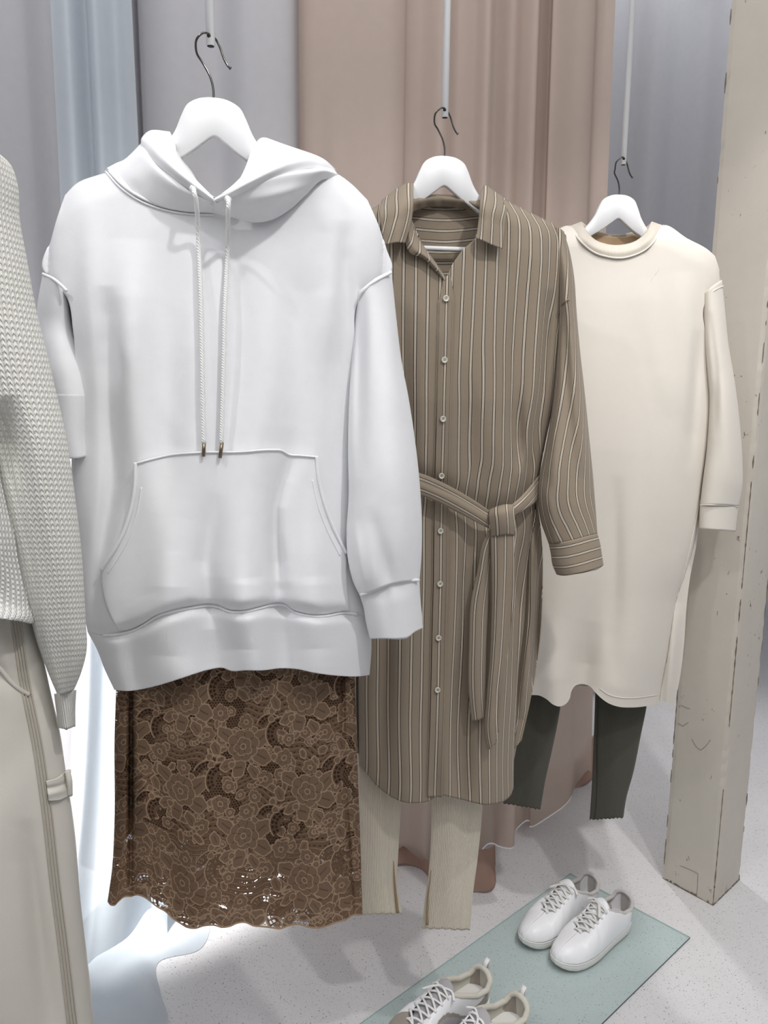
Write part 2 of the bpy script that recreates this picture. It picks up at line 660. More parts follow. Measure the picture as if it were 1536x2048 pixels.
# ------------------------------------------------------------------ setting
def build_setting():
    # terrazzo floor
    m = NT('speckled_terrazzo')
    o = m.obj()
    big = m.noise(o, 1.3, 3, .6)
    mid = m.noise(o, 9, 4, .6)
    base = m.mix(big, srgb(206, 204, 204), srgb(226, 225, 227))
    base = m.mix(m.math('MULTIPLY', mid, .35), base, srgb(190, 186, 184))
    for sc_, th, c, k in ((210, .24, srgb(110, 102, 96), .6), (120, .17, srgb(92, 88, 86), .75), (330, .3, srgb(160, 155, 152), .6)):
        v = m.n('ShaderNodeTexVoronoi', feature='F1')
        v.inputs['Scale'].default_value = sc_
        m.l(o, v.inputs['Vector'])
        sp = m.n('ShaderNodeSeparateColor')
        m.l(v.outputs['Color'], sp.inputs[0])
        on = m.math('MULTIPLY', m.math('LESS_THAN', v.outputs['Distance'], th), m.math('GREATER_THAN', sp.outputs[0], .72))
        base = m.mix(m.math('MULTIPLY', on, k), base, c)
    m.set(Base_Color=base, Roughness=.42)
    m.b.inputs['Specular IOR Level'].default_value = .35
    f = mesh_obj('floor', [(-4, -1.5, 0), (4, -1.5, 0), (4, 7, 0), (-4, 7, 0), (-4, -1.5, -.1), (4, -1.5, -.1), (4, 7, -.1), (-4, 7, -.1)],
                 [(0, 1, 2, 3), (7, 6, 5, 4), (0, 4, 5, 1), (1, 5, 6, 2), (2, 6, 7, 3), (3, 7, 4, 0)], m.m, smooth=False)
    f['kind'] = 'structure'
    wm = NT('painted_plaster')
    n = wm.noise(wm.obj(), 3, 4)
    wm.set(Base_Color=wm.mix(n, srgb(196, 196, 204), srgb(212, 212, 218)), Roughness=.8)
    w = mesh_obj('wall_back', [(-4, 4.6, 0), (4, 4.6, 0), (4, 4.6, 3.1), (-4, 4.6, 3.1), (-4, 4.7, 0), (4, 4.7, 0), (4, 4.7, 3.1), (-4, 4.7, 3.1)],
                 [(0, 1, 2, 3), (7, 6, 5, 4), (0, 4, 5, 1), (1, 5, 6, 2), (2, 6, 7, 3), (3, 7, 4, 0)], wm.m, smooth=False)
    w['kind'] = 'structure'
    c = mesh_obj('ceiling', [(-4, -1.5, 3.1), (4, -1.5, 3.1), (4, 4.7, 3.1), (-4, 4.7, 3.1), (-4, -1.5, 3.2), (4, -1.5, 3.2), (4, 4.7, 3.2), (-4, 4.7, 3.2)],
                 [(0, 1, 2, 3), (7, 6, 5, 4), (0, 4, 5, 1), (1, 5, 6, 2), (2, 6, 7, 3), (3, 7, 4, 0)], wm.m, smooth=False)
    c['kind'] = 'structure'


build_setting()


def curtain(name, pts, mat, label, z0=.004, z1=3.1, nu=260, nv=60, ripple=.006, rfreq=9, flare=None, seed=1, smooth=True):
    """pts: (px at y=300, depth Y) vertices of the hanging plan line"""
    Q = []
    for px, Y in pts:
        p = at_depth(px, 300, Y)
        Q.append((p[0], p[1]))
    P = poly(Q, nu, smooth)
    T = np.gradient(P, axis=0)
    T /= np.linalg.norm(T, axis=1)[:, None]
    Nn = np.stack([T[:, 1], -T[:, 0]], 1)
    rs = np.random.RandomState(seed)
    ph = rs.rand(4) * 6.28
    s = np.linspace(0, 1, nu)
    V = np.zeros((nv, nu, 3))
    for j in range(nv):
        k = j / (nv - 1)
        z = z1 + (z0 - z1) * k
        rp = ripple * (np.sin(s * rfreq * 6.28 + ph[0] + .8 * math.sin(2.2 * k + ph[2])) + .5 * np.sin(s * rfreq * 15.1 + ph[1] + k * 1.5))
        rp = rp * (.6 + .8 * k)
        V[j, :, :2] = P + Nn * rp[:, None]
        if flare is not None:
            V[j, :, :2] += flare(s, k)
        V[j, :, 2] = z
    L = arc_uv(V, 1, 1)
    o = mesh_obj(name, V.reshape(-1, 3), grid_faces(nu, nv), mat, None, L.reshape(-1, 2))
    tag(o, label, 'curtain')
    return o, V


C_GREY = sheer_mat('grey_sheer', srgb(206, 204, 206), .97, .25)
C_COOL = sheer_mat('cool_grey_sheer', srgb(204, 205, 210), .97, .25)
C_BLUE = sheer_mat('pale_blue_sheer', srgb(218, 225, 231), .88, .35)
C_PINK = sheer_mat('dusty_pink_sheer', srgb(203, 185, 173), .93, .3)
C_ROSE = sheer_mat('rose_sheer', srgb(188, 158, 144), .85, .3)
C_WHITE = sheer_mat('white_sheer', (.88, .89, .92), .93, .3)


def curtains():
    curtain('sheer_curtain', [(-420, 2.02), (-300, 2.0), (-200, 2.06), (-60, 1.99), (60, 2.04), (118, 2.0), (150, 2.04)], C_GREY,
            'grey sheer curtain at the far left behind the knitted sleeve', seed=2, ripple=.007, rfreq=2)
    curtain('sheer_curtain', [(118, 1.86), (150, 1.84), (185, 1.9), (205, 1.83), (240, 1.88), (272, 1.83)], C_BLUE,
            'narrow pale blue sheer curtain left of the white hoodie', seed=3, ripple=.003, rfreq=1.2,
            flare=lambda s, k: np.stack([.05 * (s - .6) * k ** 2, -.34 * k ** 6 * (.6 + .4 * np.sin(s * 5 + .5))], 1))
    curtain('sheer_curtain', [(215, 2.08), (268, 2.06), (285, 2.14), (298, 2.02), (360, 2.0), (440, 2.04), (500, 2.0), (590, 2.03), (598, 2.08)], C_GREY,
            'broad lavender grey sheer curtain behind the white hoodie', seed=4, ripple=.004, rfreq=1.5)
    curtain('sheer_curtain', [(585, 2.13), (600, 2.15), (625, 2.16)], C_ROSE,
            'narrow rose brown curtain strip between the grey and the pink curtains', seed=5, ripple=.002, rfreq=2)
    curtain('sheer_curtain', [(600, 2.04), (612, 2.0), (690, 1.985), (790, 1.98), (806, 2.0), (812, 2.05), (835, 2.06), (880, 2.03), (915, 2.08), (945, 2.06), (970, 2.03), (985, 2.06),
                              (1020, 2.12), (1036, 2.10), (1060, 2.08), (1068, 2.15), (1086, 2.17), (1092, 2.10), (1140, 2.13), (1172, 2.16), (1182, 2.2), (1212, 2.21)], C_PINK,
            'wide dusty pink sheer curtain with many folds behind the striped dress', seed=6, ripple=.002, rfreq=5, nu=420, nv=80,
            flare=lambda s, k: np.stack([.05 * (s - .5) * k ** 2 + .13 * s ** 4 * k ** 2, .02 * np.sin(s * 7 + 1) * k ** 4 + .30 * k ** 2 * s ** 4], 1))
    curtain('sheer_curtain', [(1195, 3.2), (1260, 3.28), (1300, 3.22), (1350, 3.3), (1400, 3.36), (1450, 3.3), (1520, 3.4), (1600, 3.5)], C_COOL,
            'cool grey sheer curtain between the pink curtain and the pillar', seed=7, ripple=.008, rfreq=2)


curtains()


def puddle(name, outline, hmax, mat, label, seed=0, nz=3.0, n=70):
    """loose cloth heaped on the floor: outline on the floor from pixels, bumpy top"""
    P = np.array([on_floor(a, b)[:2] for a, b in outline])
    P = poly(np.vstack([P, P[:1]]), 121)[:-1]
    c = P.mean(0)
    rs = np.random.RandomState(seed)
    V = []
    rings = 24
    k1, k2 = rs.rand(2) * 6
    for r_ in range(rings):
        k = 1 - r_ / (rings - 1)
        for i, p in enumerate(P):
            q = c + (p - c) * k
            a = i / len(P) * 6.283
            h = hmax * (1 - k ** 4) * (.62 + .25 * math.sin(q[0] * 41 + k1 + 2 * math.sin(q[1] * 17)) + .2 * math.sin(q[1] * 33 + q[0] * 20 + k2)) + .003
            V.append((q[0], q[1], max(h, .003)))
    F = grid_faces(len(P), rings, 0, False, True)
    o = mesh_obj(name, V, F, mat, None)
    tag(o, label, 'cloth')
    return o


puddle('draped_cloth', [(100, 1900), (120, 1790), (230, 1740), (330, 1800), (420, 1850), (400, 1900), (318, 1925), (322, 1990), (335, 2048), (300, 2100), (120, 2120)], .03,
       C_BLUE, 'pale blue sheer cloth spread on the floor at lower left', 3)

def hem_flap(lower, upper, label, seed):
    """end of the curtain standing in folds on the floor"""
    lo, up = poly(lower, 80), poly(upper, 80)
    base = on_floor(lo[:, 0], lo[:, 1])
    rows = []
    for k in np.linspace(0, 1, 14):
        px, py = up[:, 0] + (lo[:, 0] - up[:, 0]) * k, up[:, 1] + (lo[:, 1] - up[:, 1]) * k
        i = np.arange(80) / 80
        Yd = base[:, 1] + .018 * np.sin(i * 17 + seed + 2 * k) * (1 - .5 * k) + .03 * (1 - k)
        q = at_depth(px, py, Yd[:, None])
        q[:, 2] = np.maximum(q[:, 2], .003)
        rows.append(q)
    V = np.array(rows).reshape(-1, 3)
    o = mesh_obj('curtain_hem', V, grid_faces(80, 14), C_ROSE, None, solid=.002)
    tag(o, label, 'curtain')


hem_flap([(775, 1738), (810, 1728), (840, 1742), (870, 1770), (915, 1787), (960, 1787), (985, 1778), (990, 1735)], [(775, 1680), (803, 1690), (835, 1712), (870, 1724), (915, 1712), (955, 1700), (980, 1696), (989, 1690)],
         'rose brown curtain hem standing on the floor behind the ribbed cream leggings', 1)
hem_flap([(1070, 1585), (1095, 1594), (1130, 1590), (1165, 1572), (1200, 1545), (1215, 1530)], [(1070, 1540), (1095, 1537), (1130, 1532), (1160, 1508), (1195, 1462), (1215, 1450)],
         'rose brown curtain hem standing on the floor between the dark olive legs', 4)


# ------------------------------------------------------------------ pillar
def pillar():
    m = NT('worn_cream_paint')
    o = m.obj()
    big = m.noise(o, 2.2, 4, .6)
    fine = m.noise(o, 22, 5, .65)
    base = m.mix(big, srgb(192, 184, 172), srgb(214, 209, 198))
    base = m.mix(m.math('MULTIPLY', fine, .35), base, srgb(176, 168, 156))
    for sc_, th, zz in ((30, .05, 3), (55, .09, 2)):
        mp = m.n('ShaderNodeMapping')
        mp.inputs['Scale'].default_value = (1.0, 1.0, .7)
        m.l(o, mp.inputs[0])
        nn = m.noise(mp.outputs[0], sc_, 6, .75)
        gate = m.math('GREATER_THAN', m.noise(o, 3.3, 2), .52)
        chip = m.math('MULTIPLY', m.math('GREATER_THAN', nn, .66), gate)
        base = m.mix(m.math('MULTIPLY', chip, .8), base, srgb(86, 70, 56))
    m.set(Base_Color=base, Roughness=.6)
    m.bump(fine, .25, .002)
    A = on_floor(1325, 1757)[:2]
    B = on_floor(1426, 1812)[:2]
    C = on_floor(1479, 1760)[:2]
    D = A + C - B
    pts = [A, B, C, D]
    z1 = 3.1
    V, F = [], []
    nz_ = 160
    rs = random.Random(4)
    k = 12
    cen = sum(pts) / 4
    ring = []
    for a in range(4):
        p, q = pts[a], pts[(a + 1) % 4]
        for i in range(k):
            ring.append((p + (q - p) * i / k, i == 0))
    for j in range(nz_):
        z = z1 * j / (nz_ - 1)
        for p, corner in ring:
            off = (cen - p) * ((.012 + .02 * rs.random() ** 3) if corner else 0.0)
            V.append((p[0] + off[0], p[1] + off[1], z))
    F = grid_faces(len(ring), nz_, 0, False, True)
    F.append(tuple(range(len(ring)))[::-1])
    F.append(tuple(range((nz_ - 1) * len(ring), nz_ * len(ring))))
    r = thing('pillar', (*cen, 0), 'square worn cream painted pillar standing right of the cream dress', 'pillar')
    mesh_obj('post', V, F, m.m, r, smooth=False)
    # dark worn corner line and base wear as thin chipped strips
    wm = NT('bare_wood_wear')
    g = wm.noise(wm.obj(), 60, 4)
    wm.set(Base_Color=wm.mix(g, srgb(70, 56, 44), srgb(150, 138, 122)), Roughness=.9)
    vv, ff = [], []
    rs = random.Random(9)
    for (pt, dense) in ((A, .25), (B, .85), (C, .25)):
        z = 0.0
        while z < 2.6:
            L = rs.uniform(.006, .05)
            if rs.random() < dense * (1.0 if z < 1.2 else .35):
                q = pt + (cen - pt) * .012
                tv, tf = tube(None, [(*q, z), (*(q + (cen - pt) * 0.002), z + L / 2), (*q, z + L)], [.0008, .0016 * rs.uniform(.6, 1.5), .0008], None, sides=5)
                o_ = len(vv)
                vv += tv
                ff += [tuple(i + o_ for i in f_) for f_ in tf]
            z += L
    for p, q in ((A, B), (B, C)):
        for i in range(26):
            a, b = i / 26, (i + 1) / 26
            h = rs.uniform(.002, .008)
            nn_ = np.array([(q - p)[1], -(q - p)[0]])
            nn_ /= np.linalg.norm(nn_)
            e = nn_ * .0008
            P0, P1 = p + (q - p) * a + e, p + (q - p) * b + e
            o_ = len(vv)
            vv += [(*P0, 0.001), (*P1, .001), (*P1, h), (*P0, h * rs.uniform(.6, 1.3))]
            ff.append((o_, o_ + 1, o_ + 2, o_ + 3))
    # scratched access panel outline near the base of the left face
    d = B - A
    nn_ = np.array([d[1], -d[0]])
    nn_ /= np.linalg.norm(nn_)
    def onface(px, py):
        P = ray(px, py)
        t = ((A - EYE[:2]) @ nn_) / (P[:2] @ nn_)
        q = EYE + P * t
        return (q[0] + nn_[0] * .0006, q[1] + nn_[1] * .0006, q[2])
    for seg in ([(1360, 1731), (1380, 1739), (1396, 1747)], [(1396, 1747), (1395, 1775), (1393, 1792)],
                [(1356, 1446), (1366, 1452), (1377, 1445)], [(1384, 1478), (1392, 1493), (1402, 1500), (1412, 1492), (1421, 1480)],
                [(1362, 1410), (1372, 1415), (1380, 1417)], [(1377, 1712), (1379, 1720)], [(1435, 1222), (1435, 1230)]):
        tv, tf = tube(None, [onface(*s_) for s_ in seg], .0005, None, sides=5)
        o_ = len(vv)
        vv += tv
        ff += [tuple(i + o_ for i in f_) for f_ in tf]
    mesh_obj('worn_edge', vv, ff, wm.m, r, smooth=False)


pillar()

# ------------------------------------------------------------------ rods and hangers
P1 = Plane(427, 197, 1.15, 12)
P2 = Plane(890, 313, 1.45, 10)
P3 = Plane(1238, 390, 1.78, 8)
P0 = Plane(-330, 200, .86, 12)


def hanging_rod(top, Y, label):
    """top: pixel of the hole the hook passes through"""
    h = at_depth(top[0], top[1], Y)
    r = thing('hanging_rod', (h[0], h[1], 3.1), label, 'rod', None)
    x, y, z = h
    R_, N = .0062, 20
    V, F = [], []
    zs = [z - .011, 3.1]
    for rr in (R_, R_ * .78):
        for zz in zs:
            for i in range(N):
                a = 6.2832 * i / N
                V.append((x + rr * math.cos(a), y + rr * math.sin(a), zz))
    F += grid_faces(N, 2, 0, False, True) + grid_faces(N, 2, 2 * N, True, True)
    for i in range(N):
        j = (i + 1) % N
        F.append((i, 2 * N + i, 2 * N + j, j))
    mesh_obj('tube', V, F, ROD_WHITE, r)
    tube('eyelet', [(x - .0012, y - R_ - .0004, z), (x + .0, y - R_ + .0030, z)], .0026, DARK, r, 14)
    tube('end_bore', [(x, y, z - .0112), (x, y, z - .009)], R_ * .8, DARK, r, 14)
    return h


def hanger(pl, head, hole, k, label, flip=1):
    """head: 3-D top centre of the wooden/plastic board"""
    r = thing('clothes_hanger', head, label, 'hanger')
    u, n = pl.u, pl.n
    def pt(a, z, w=0.0):
        return head + u * a * k + np.array([0, 0, z * k]) + n * w
    top = [(-.212, -.158), (-.20, -.146), (-.15, -.122), (-.11, -.101), (-.085, -.083), (-.065, -.062), (-.053, -.045), (-.044, -.025), (-.036, -.011), (-.022, -.003), (0, 0),
           (.022, -.003), (.036, -.011), (.044, -.025), (.053, -.045), (.065, -.062), (.085, -.083), (.11, -.101), (.15, -.122), (.20, -.146), (.212, -.158)]
    bot = [(-.212, -.166), (-.20, -.168), (-.15, -.146), (-.11, -.122), (-.085, -.105), (-.065, -.092), (-.053, -.084), (-.044, -.079), (-.03, -.070), (-.015, -.059), (0, -.050),
           (.015, -.059), (.03, -.070), (.044, -.079), (.053, -.084), (.065, -.092), (.085, -.105), (.11, -.122), (.15, -.146), (.20, -.168), (.212, -.166)]
    t = poly(top, 121)
    b = poly(bot, 121)
    bend = lambda a: -.9 * a * a - 0.0       # arms curve slightly back
    V, F = [], []
    n_ = 121
    thick = .006
    for i in range(n_):
        T_, B_ = t[i], b[i]
        h = T_[1] - B_[1]
        e = min(.002, h * .3)
        loop = [(T_[1], thick - .002), (T_[1] - e, thick), (B_[1] + e, thick), (B_[1], thick - .002),
                (B_[1], -thick + .002), (B_[1] + e, -thick), (T_[1] - e, -thick), (T_[1], -thick + .002)]
        for z, w in loop:
            fr = 0 if h < 1e-6 else (T_[1] - z) / h
            V.append(pt(T_[0] + (B_[0] - T_[0]) * fr, z, w + bend(T_[0])))
    F = grid_faces(8, n_, 0, False, True)
    F.append(tuple(range(8)))
    F.append(tuple(range((n_ - 1) * 8, n_ * 8))[::-1])
    o = mesh_obj('board', V, F, HANGER_WHITE, r)
    tube('trouser_bar', [pt(-.17, -.152, bend(.17)), pt(0, -.155, bend(.1)), pt(.17, -.152, bend(.17))], .0045, HANGER_WHITE, r, 12, n=12)
    # hook: from the board up, round behind the hole and down on the other side
    d = (hole - head) / k
    a0, z0 = float(d @ u), float(d[2])
    w0 = float((hole - head) @ n) + .0015
    path = [(0, -.004, 0), (0, .012, 0), (-.004, .028, 0), (-.013, .044, .0), (a0 - .019, z0 - .022, .002), (a0 - .019, z0 - .008, .006), (a0 - .010, z0 + .001, .008), (a0 - .002, z0 + .002, .004),
            (a0 + .006, z0 + .001, -.006), (a0 + .012, z0 - .008, -.008), (a0 + .017, z0 - .022, -.008), (a0 + .022, z0 - .031, -.008), (a0 + .0255, z0 - .034, -.008)]
    PP = [pt(a, z, w + w0 * min(1, max(0, i - 3) / 3)) for i, (a, z, w) in enumerate(path)]
    tube('hook', PP, .00155, CHROME, r, 10, n=90)
    tube('hook_tip', [PP[-1] - (PP[-1] - PP[-2]) * .1, PP[-1] + (PP[-1] - PP[-2]) * .3], .0023, CHROME, r, 10)
    return r


holes = []
for (hx, hy), Y, lab in (((421, 75), 1.15, 'thin white rod hanging down over the white hoodie'),
                         ((890, 222), 1.45, 'thin white rod hanging down over the striped dress'),
                         ((1247, 319), 1.78, 'thin white rod hanging down over the cream dress')):
    holes.append(hanging_rod((hx, hy), Y, lab))
hanger(P1, at_depth(427, 197, 1.15), holes[0], 1.0, 'white hanger with dark wire hook carrying the white hoodie')
hanger(P2, at_depth(889, 313, 1.45), holes[1], 1.0, 'white hanger with dark wire hook carrying the striped shirt dress')
hanger(P3, at_depth(1238, 390, 1.78), holes[2], 1.0, 'white hanger with dark wire hook carrying the cream jersey dress')


# ------------------------------------------------------------------ white hoodie
def patch(name, g, L, R, T, B, lift, mat, parent, nu=60, nv=60, su=.02, sv=.02, solid=.002, edge_drop=0.0, smT=True, smB=True, ufun=None, folds=()):
    X, Y = coons(L, R, T, B, nu, nv, smT, smB)
    w = g.W(X, Y) + lift
    if len(folds):
        w = w + fold_field(X, Y, folds)
    V = g.pl.at(X, Y, w)
    uv = arc_uv(V, su, sv)
    if ufun is not None:
        uv = ufun(X, Y, V, uv)
    return mesh_obj(name, V.reshape(-1, 3), grid_faces(nu, nv), mat, parent, uv.reshape(-1, 2), solid=solid, offset=1)


def hoodie():
    pl = P1
    r = thing('hoodie', pl.at(435, 400), 'oversized white hoodie with drawstrings and front pouch pocket', 'hoodie')
    L = [(130, 390), (116, 430), (102, 480), (88, 545), (104, 560), (132, 592), (146, 660), (151, 760), (146, 850), (144, 1000), (150, 1100), (163, 1200), (175, 1264), (192, 1295), (212, 1345), (229, 1380)]
    R = [(735, 400), (757, 450), (772, 500), (783, 543), (748, 566), (718, 600), (710, 700), (707, 900), (710, 1000), (716, 1100), (730, 1190), (741, 1236), (743, 1300), (739, 1350)]
    sh = [(125, 395), (150, 368), (210, 345), (330, 303), (428, 296), (540, 302), (620, 322), (700, 365), (740, 402)]
    seam = [(175, 1264), (205, 1271), (232, 1269), (258, 1264), (285, 1252), (312, 1234), (345, 1223), (380, 1216), (420, 1211), (438, 1214), (455, 1222), (490, 1223), (520, 1216), (548, 1209), (570, 1210),
            (585, 1222), (605, 1229), (650, 1232), (690, 1225), (715, 1228), (741, 1236)]
    folds = [
        [(262, 470, .0, 40), (258, 600, .012, 42), (262, 800, .012, 40), (300, 1000, .006, 40)],
        [(330, 560, -.004, 40), (335, 900, -.008, 36), (330, 1000, -.004, 40)],
        [(400, 500, .002, 30), (385, 700, .006, 34), (380, 900, .004, 36), (340, 1060, .010, 44), (335, 1200, .018, 42)],
        [(470, 440, -.004, 22), (475, 700, -.006, 26), (432, 1000, -.006, 24), (412, 1120, -.014, 20), (418, 1200, -.012, 18)],
        [(540, 560, .004, 36), (535, 800, .009, 38), (500, 980, .008, 38), (488, 1100, .012, 40), (485, 1200, .016, 36)],
        [(590, 600, -.002, 26), (585, 900, -.004, 24), (556, 980, -.010, 16), (556, 1180, -.014, 16)],
        [(650, 560, .008, 34), (640, 800, .006, 36), (625, 1000, .006, 34), (630, 1190, .014, 40)],
        [(690, 500, -.010, 18), (692, 700, -.008, 16), (690, 900, -.006, 16)],
        [(178, 470, .004, 26), (180, 640, .006, 26), (190, 760, .002, 26)],
        [(216, 640, -.010, 22), (222, 820, -.016, 22), (226, 960, -.016, 20), (200, 1120, -.012, 16), (180, 1240, -.008, 14)],
        [(175, 1262, -.006, 12), (232, 1268, -.012, 12), (285, 1250, -.012, 12), (345, 1223, -.010, 12), (420, 1211, -.010, 12), (455, 1221, -.012, 12), (500, 1222, -.012, 12), (548, 1210, -.010, 12), (605, 1228, -.012, 12),
         (690, 1226, -.012, 12), (741, 1236, -.006, 12)],
        [(330, 1300, .010, 44), (350, 1345, .012, 44)],
        [(430, 1240, -.010, 30), (430, 1340, -.012, 34)],
        [(505, 1250, .012, 34), (510, 1340, .014, 34)],
        [(565, 1240, -.012, 26), (570, 1340, -.012, 30)],
        [(640, 1260, .010, 40), (645, 1340, .012, 40)],
        [(268, 1290, -.006, 26), (275, 1375, -.010, 26)],
        [(640, 400, .004, 34), (688, 500, .008, 34), (680, 640, .006, 30)],
    ]
    folds = [[(x, y, a * 1.3, w) for x, y, a, w in f] for f in folds]
    g = Garment(pl, L, R, [(300, .055), (420, .064), (700, .074), (1000, .082), (1200, .09), (1262, .086), (1385, .08)], folds, sh, 58, .5,
                wL=[(118, 385), (104, 450), (98, 530), (116, 640), (146, 740), (157, 860)] + [q for q in L if q[1] > 900],
                wR=[(742, 395), (762, 460), (764, 540), (738, 640), (714, 740), (708, 860)] + [q for q in R if q[1] > 900])
    T = [(130, 390), (150, 369), (210, 345), (260, 324), (318, 305), (338, 330), (375, 395), (428, 420), (478, 395), (515, 330), (545, 308), (620, 323), (700, 365), (735, 400)]
    Tb = [(130, 390), (150, 369), (210, 345), (260, 324), (330, 330), (380, 395), (428, 412), (478, 395), (530, 330), (560, 312), (620, 323), (700, 365), (735, 400)]
    iL = [q for q in L if q[1] < 1264] + [(175, 1264)]
    iR = [q for q in R if q[1] < 1236] + [(741, 1236)]
    shell('body', g, T, seam, WHITE, r, 190, 240, Tb=Tb, L=iL, R=iR, Dback=.06, solid=.003)
    hem = [(229, 1380), (255, 1382), (300, 1375), (330, 1367), (365, 1356), (395, 1346), (420, 1339), (445, 1336), (462, 1342), (490, 1341), (525, 1341), (560, 1337), (590, 1338), (630, 1346), (680, 1352), (715, 1353), (739, 1350)]
    shell('hem_band', g, seam, hem, WHITE_RIB, r, 190, 60, Tb=[(175, 1264), (460, 1240), (741, 1236)], Bb=[(229, 1380), (460, 1352), (739, 1350)],
          L=[(175, 1264), (192, 1295), (212, 1345), (229, 1380)], R=[(741, 1236), (743, 1300), (739, 1350)], su=.0022, solid=.004)
    surf_line('hem_seam', g, seam[1:-1], .0015, .0022, WHITE_SEAM, r, 120)
    # pocket
    pk = [(271, 925), (300, 917), (330, 910), (400, 903), (480, 902), (545, 898), (563, 899), (578, 907), (600, 909), (633, 912)]
    pL = [(271, 925), (270, 970), (262, 1020), (247, 1065), (226, 1105), (203, 1141), (204, 1180), (222, 1235), (236, 1260)]
    pR = [(633, 912), (637, 955), (648, 1005), (664, 1050), (692, 1106), (694, 1150), (700, 1222)]
    pB = [q for q in seam if 236 < q[0] < 700]
    pB = [(236, 1262)] + [(x, y - 3) for x, y in pB] + [(700, 1222)]
    p = patch('pouch_pocket', g, pL, pR, pk, pB, .0065, WHITE, r, 140, 110, solid=.004)
    surf_line('pocket_seam', g, [(x, y + 2) for x, y in pk], .0085, .0013, WHITE_SEAM, p, 90)
    surf_line('pocket_hem', g, pL[:6], 0.0085, .0026, WHITE_SEAM, p, 60)
    surf_line('pocket_hem', g, pR[:5], 0.0085, .0026, WHITE_SEAM, p, 60)
    surf_line('pocket_hem', g, [(x + 13, y + 5) for x, y in pL[1:6]], 0.0070, .0013, WHITE_SEAM, p, 60)
    surf_line('pocket_hem', g, [(x - 12, y + 5) for x, y in pR[1:5]], 0.0070, .0013, WHITE_SEAM, p, 60)
    # right sleeve (photo's right)
    sl = sleeve('sleeve', pl, [(709, 590), (704, 700), (698, 800), (696, 900), (697, 1000), (693, 1060), (696, 1120), (708, 1168), (720, 1192)],
                [(783, 541), (791, 620), (803, 720), (818, 800), (830, 880), (838, 950), (844, 1050), (843, 1110), (839, 1162)],
                [(0, .0), (.3, .02), (.7, .045), (1, .05)], [(0, .055), (.3, .055), (.7, .06), (.93, .055), (1, .043)], WHITE, r, 72, 130,
                T=[(709, 598), (722, 585), (748, 562), (783, 541)], B=[(720, 1192), (745, 1183), (775, 1170), (805, 1163), (839, 1160)],
                folds=[[(722, 640, -.008, 14), (716, 900, -.006, 16)], [(745, 1110, .004, 20), (748, 1150, .006, 20)], [(800, 960, .005, 40), (806, 1100, .006, 30)], [(752, 1060, -.004, 14), (774, 1150, -.008, 14)],
                       [(714, 1090, .008, 12), (724, 1180, .006, 12)], [(790, 650, .006, 30), (785, 900, .006, 40)]], solid=.003)
    sleeve('cuff', pl, [(720, 1192), (727, 1215), (732, 1245), (740, 1278)], [(839, 1160), (841, 1200), (844, 1230), (846, 1256)], [(0, .05), (1, .05)], [(0, .040), (.3, .044), (1, .040)], WHITE_RIB, sl, 72, 40,
           T=[(720, 1192), (745, 1183), (775, 1170), (805, 1163), (839, 1160)], B=[(740, 1278), (765, 1277), (800, 1277), (815, 1275), (830, 1264), (846, 1256)],
           folds=[[(770, 1170, -.005, 12), (775, 1230, -.003, 14)]], su=.0022, solid=.004)
    tube('cuff_seam', pl.at(*[np.array(c) for c in zip(*[(721, 1190), (745, 1182), (775, 1169), (805, 1162), (838, 1160)])], np.array([.068, .086, .089, .086, .068])), .0022, WHITE_SEAM, sl, 8, n=30)
    tube('armhole_seam', pl.at(*[np.array(c) for c in zip(*[(715, 606), (722, 588), (736, 573), (755, 559), (782, 545)])], np.array([.028, .047, .055, .055, .030])), .0022, WHITE_SEAM, r, 8, n=30)
    # left sleeve, bent back so that the cuff ends high
    sl = sleeve('sleeve', pl, [(86, 545), (76, 600), (74, 680), (84, 740), (96, 790)], [(136, 584), (146, 640), (160, 690), (174, 735), (181, 790)],
                [(0, -.01), (.4, -.03), (1, .0)], [(0, .045), (.5, .05), (1, .04)], WHITE, r, 60, 80, T=[(86, 545), (110, 558), (136, 584)], B=[(96, 790), (140, 794), (181, 792)],
                folds=(), solid=.003)
    sleeve('cuff', pl, [(96, 788), (100, 850), (108, 908)], [(181, 789), (180, 830), (178, 870), (183, 908)], [(0, .0), (1, .002)], [(0, .0395), (1, .037)], WHITE_RIB, sl, 60, 30,
           B=[(108, 915), (140, 921), (165, 917), (184, 908)], su=.0022, solid=.004)
    tube('armhole_seam', pl.at(*[np.array(c) for c in zip(*[(86, 548), (110, 560), (134, 582)])], np.array([.004, .035, .040])), .0022, WHITE_SEAM, r, 8, n=20)
    # hood: lower stand + rolled opening edge, left and right lobe
    hd = loft('hood', pl, [
        [(213, 336, .006), (240, 366, .038), (275, 390, .056), (318, 411, .066), (370, 422, .070), (432, 425, .072)],
        [(232, 326, .012), (262, 346, .050), (300, 368, .072), (345, 392, .084), (385, 407, .086), (430, 415, .084)],
        [(252, 316, .008), (283, 312, .050), (306, 336, .078), (338, 362, .094), (382, 388, .098), (427, 406, .094)],
        [(284, 284, -.01), (292, 300, .040), (312, 322, .070), (345, 350, .088), (384, 378, .090), (427, 402, .088)]], WHITE, r, 90, 40, solid=.004)
    loft('hood_edge', pl, [
        [(281, 290, .0), (292, 308, .046), (312, 328, .076), (345, 355, .092), (384, 383, .096), (428, 408, .094)],
        [(284, 274, -.01), (302, 288, .050), (325, 312, .086), (354, 342, .104), (390, 372, .108), (430, 402, .102)],
        [(303, 260, -.03), (325, 276, .030), (343, 300, .068), (362, 328, .090), (392, 360, .100), (430, 397, .098)],
        [(340, 263, -.045), (350, 285, .0), (355, 308, .040), (370, 333, .066), (398, 366, .082), (430, 400, .088)]], WHITE, hd, 90, 40, solid=.006)
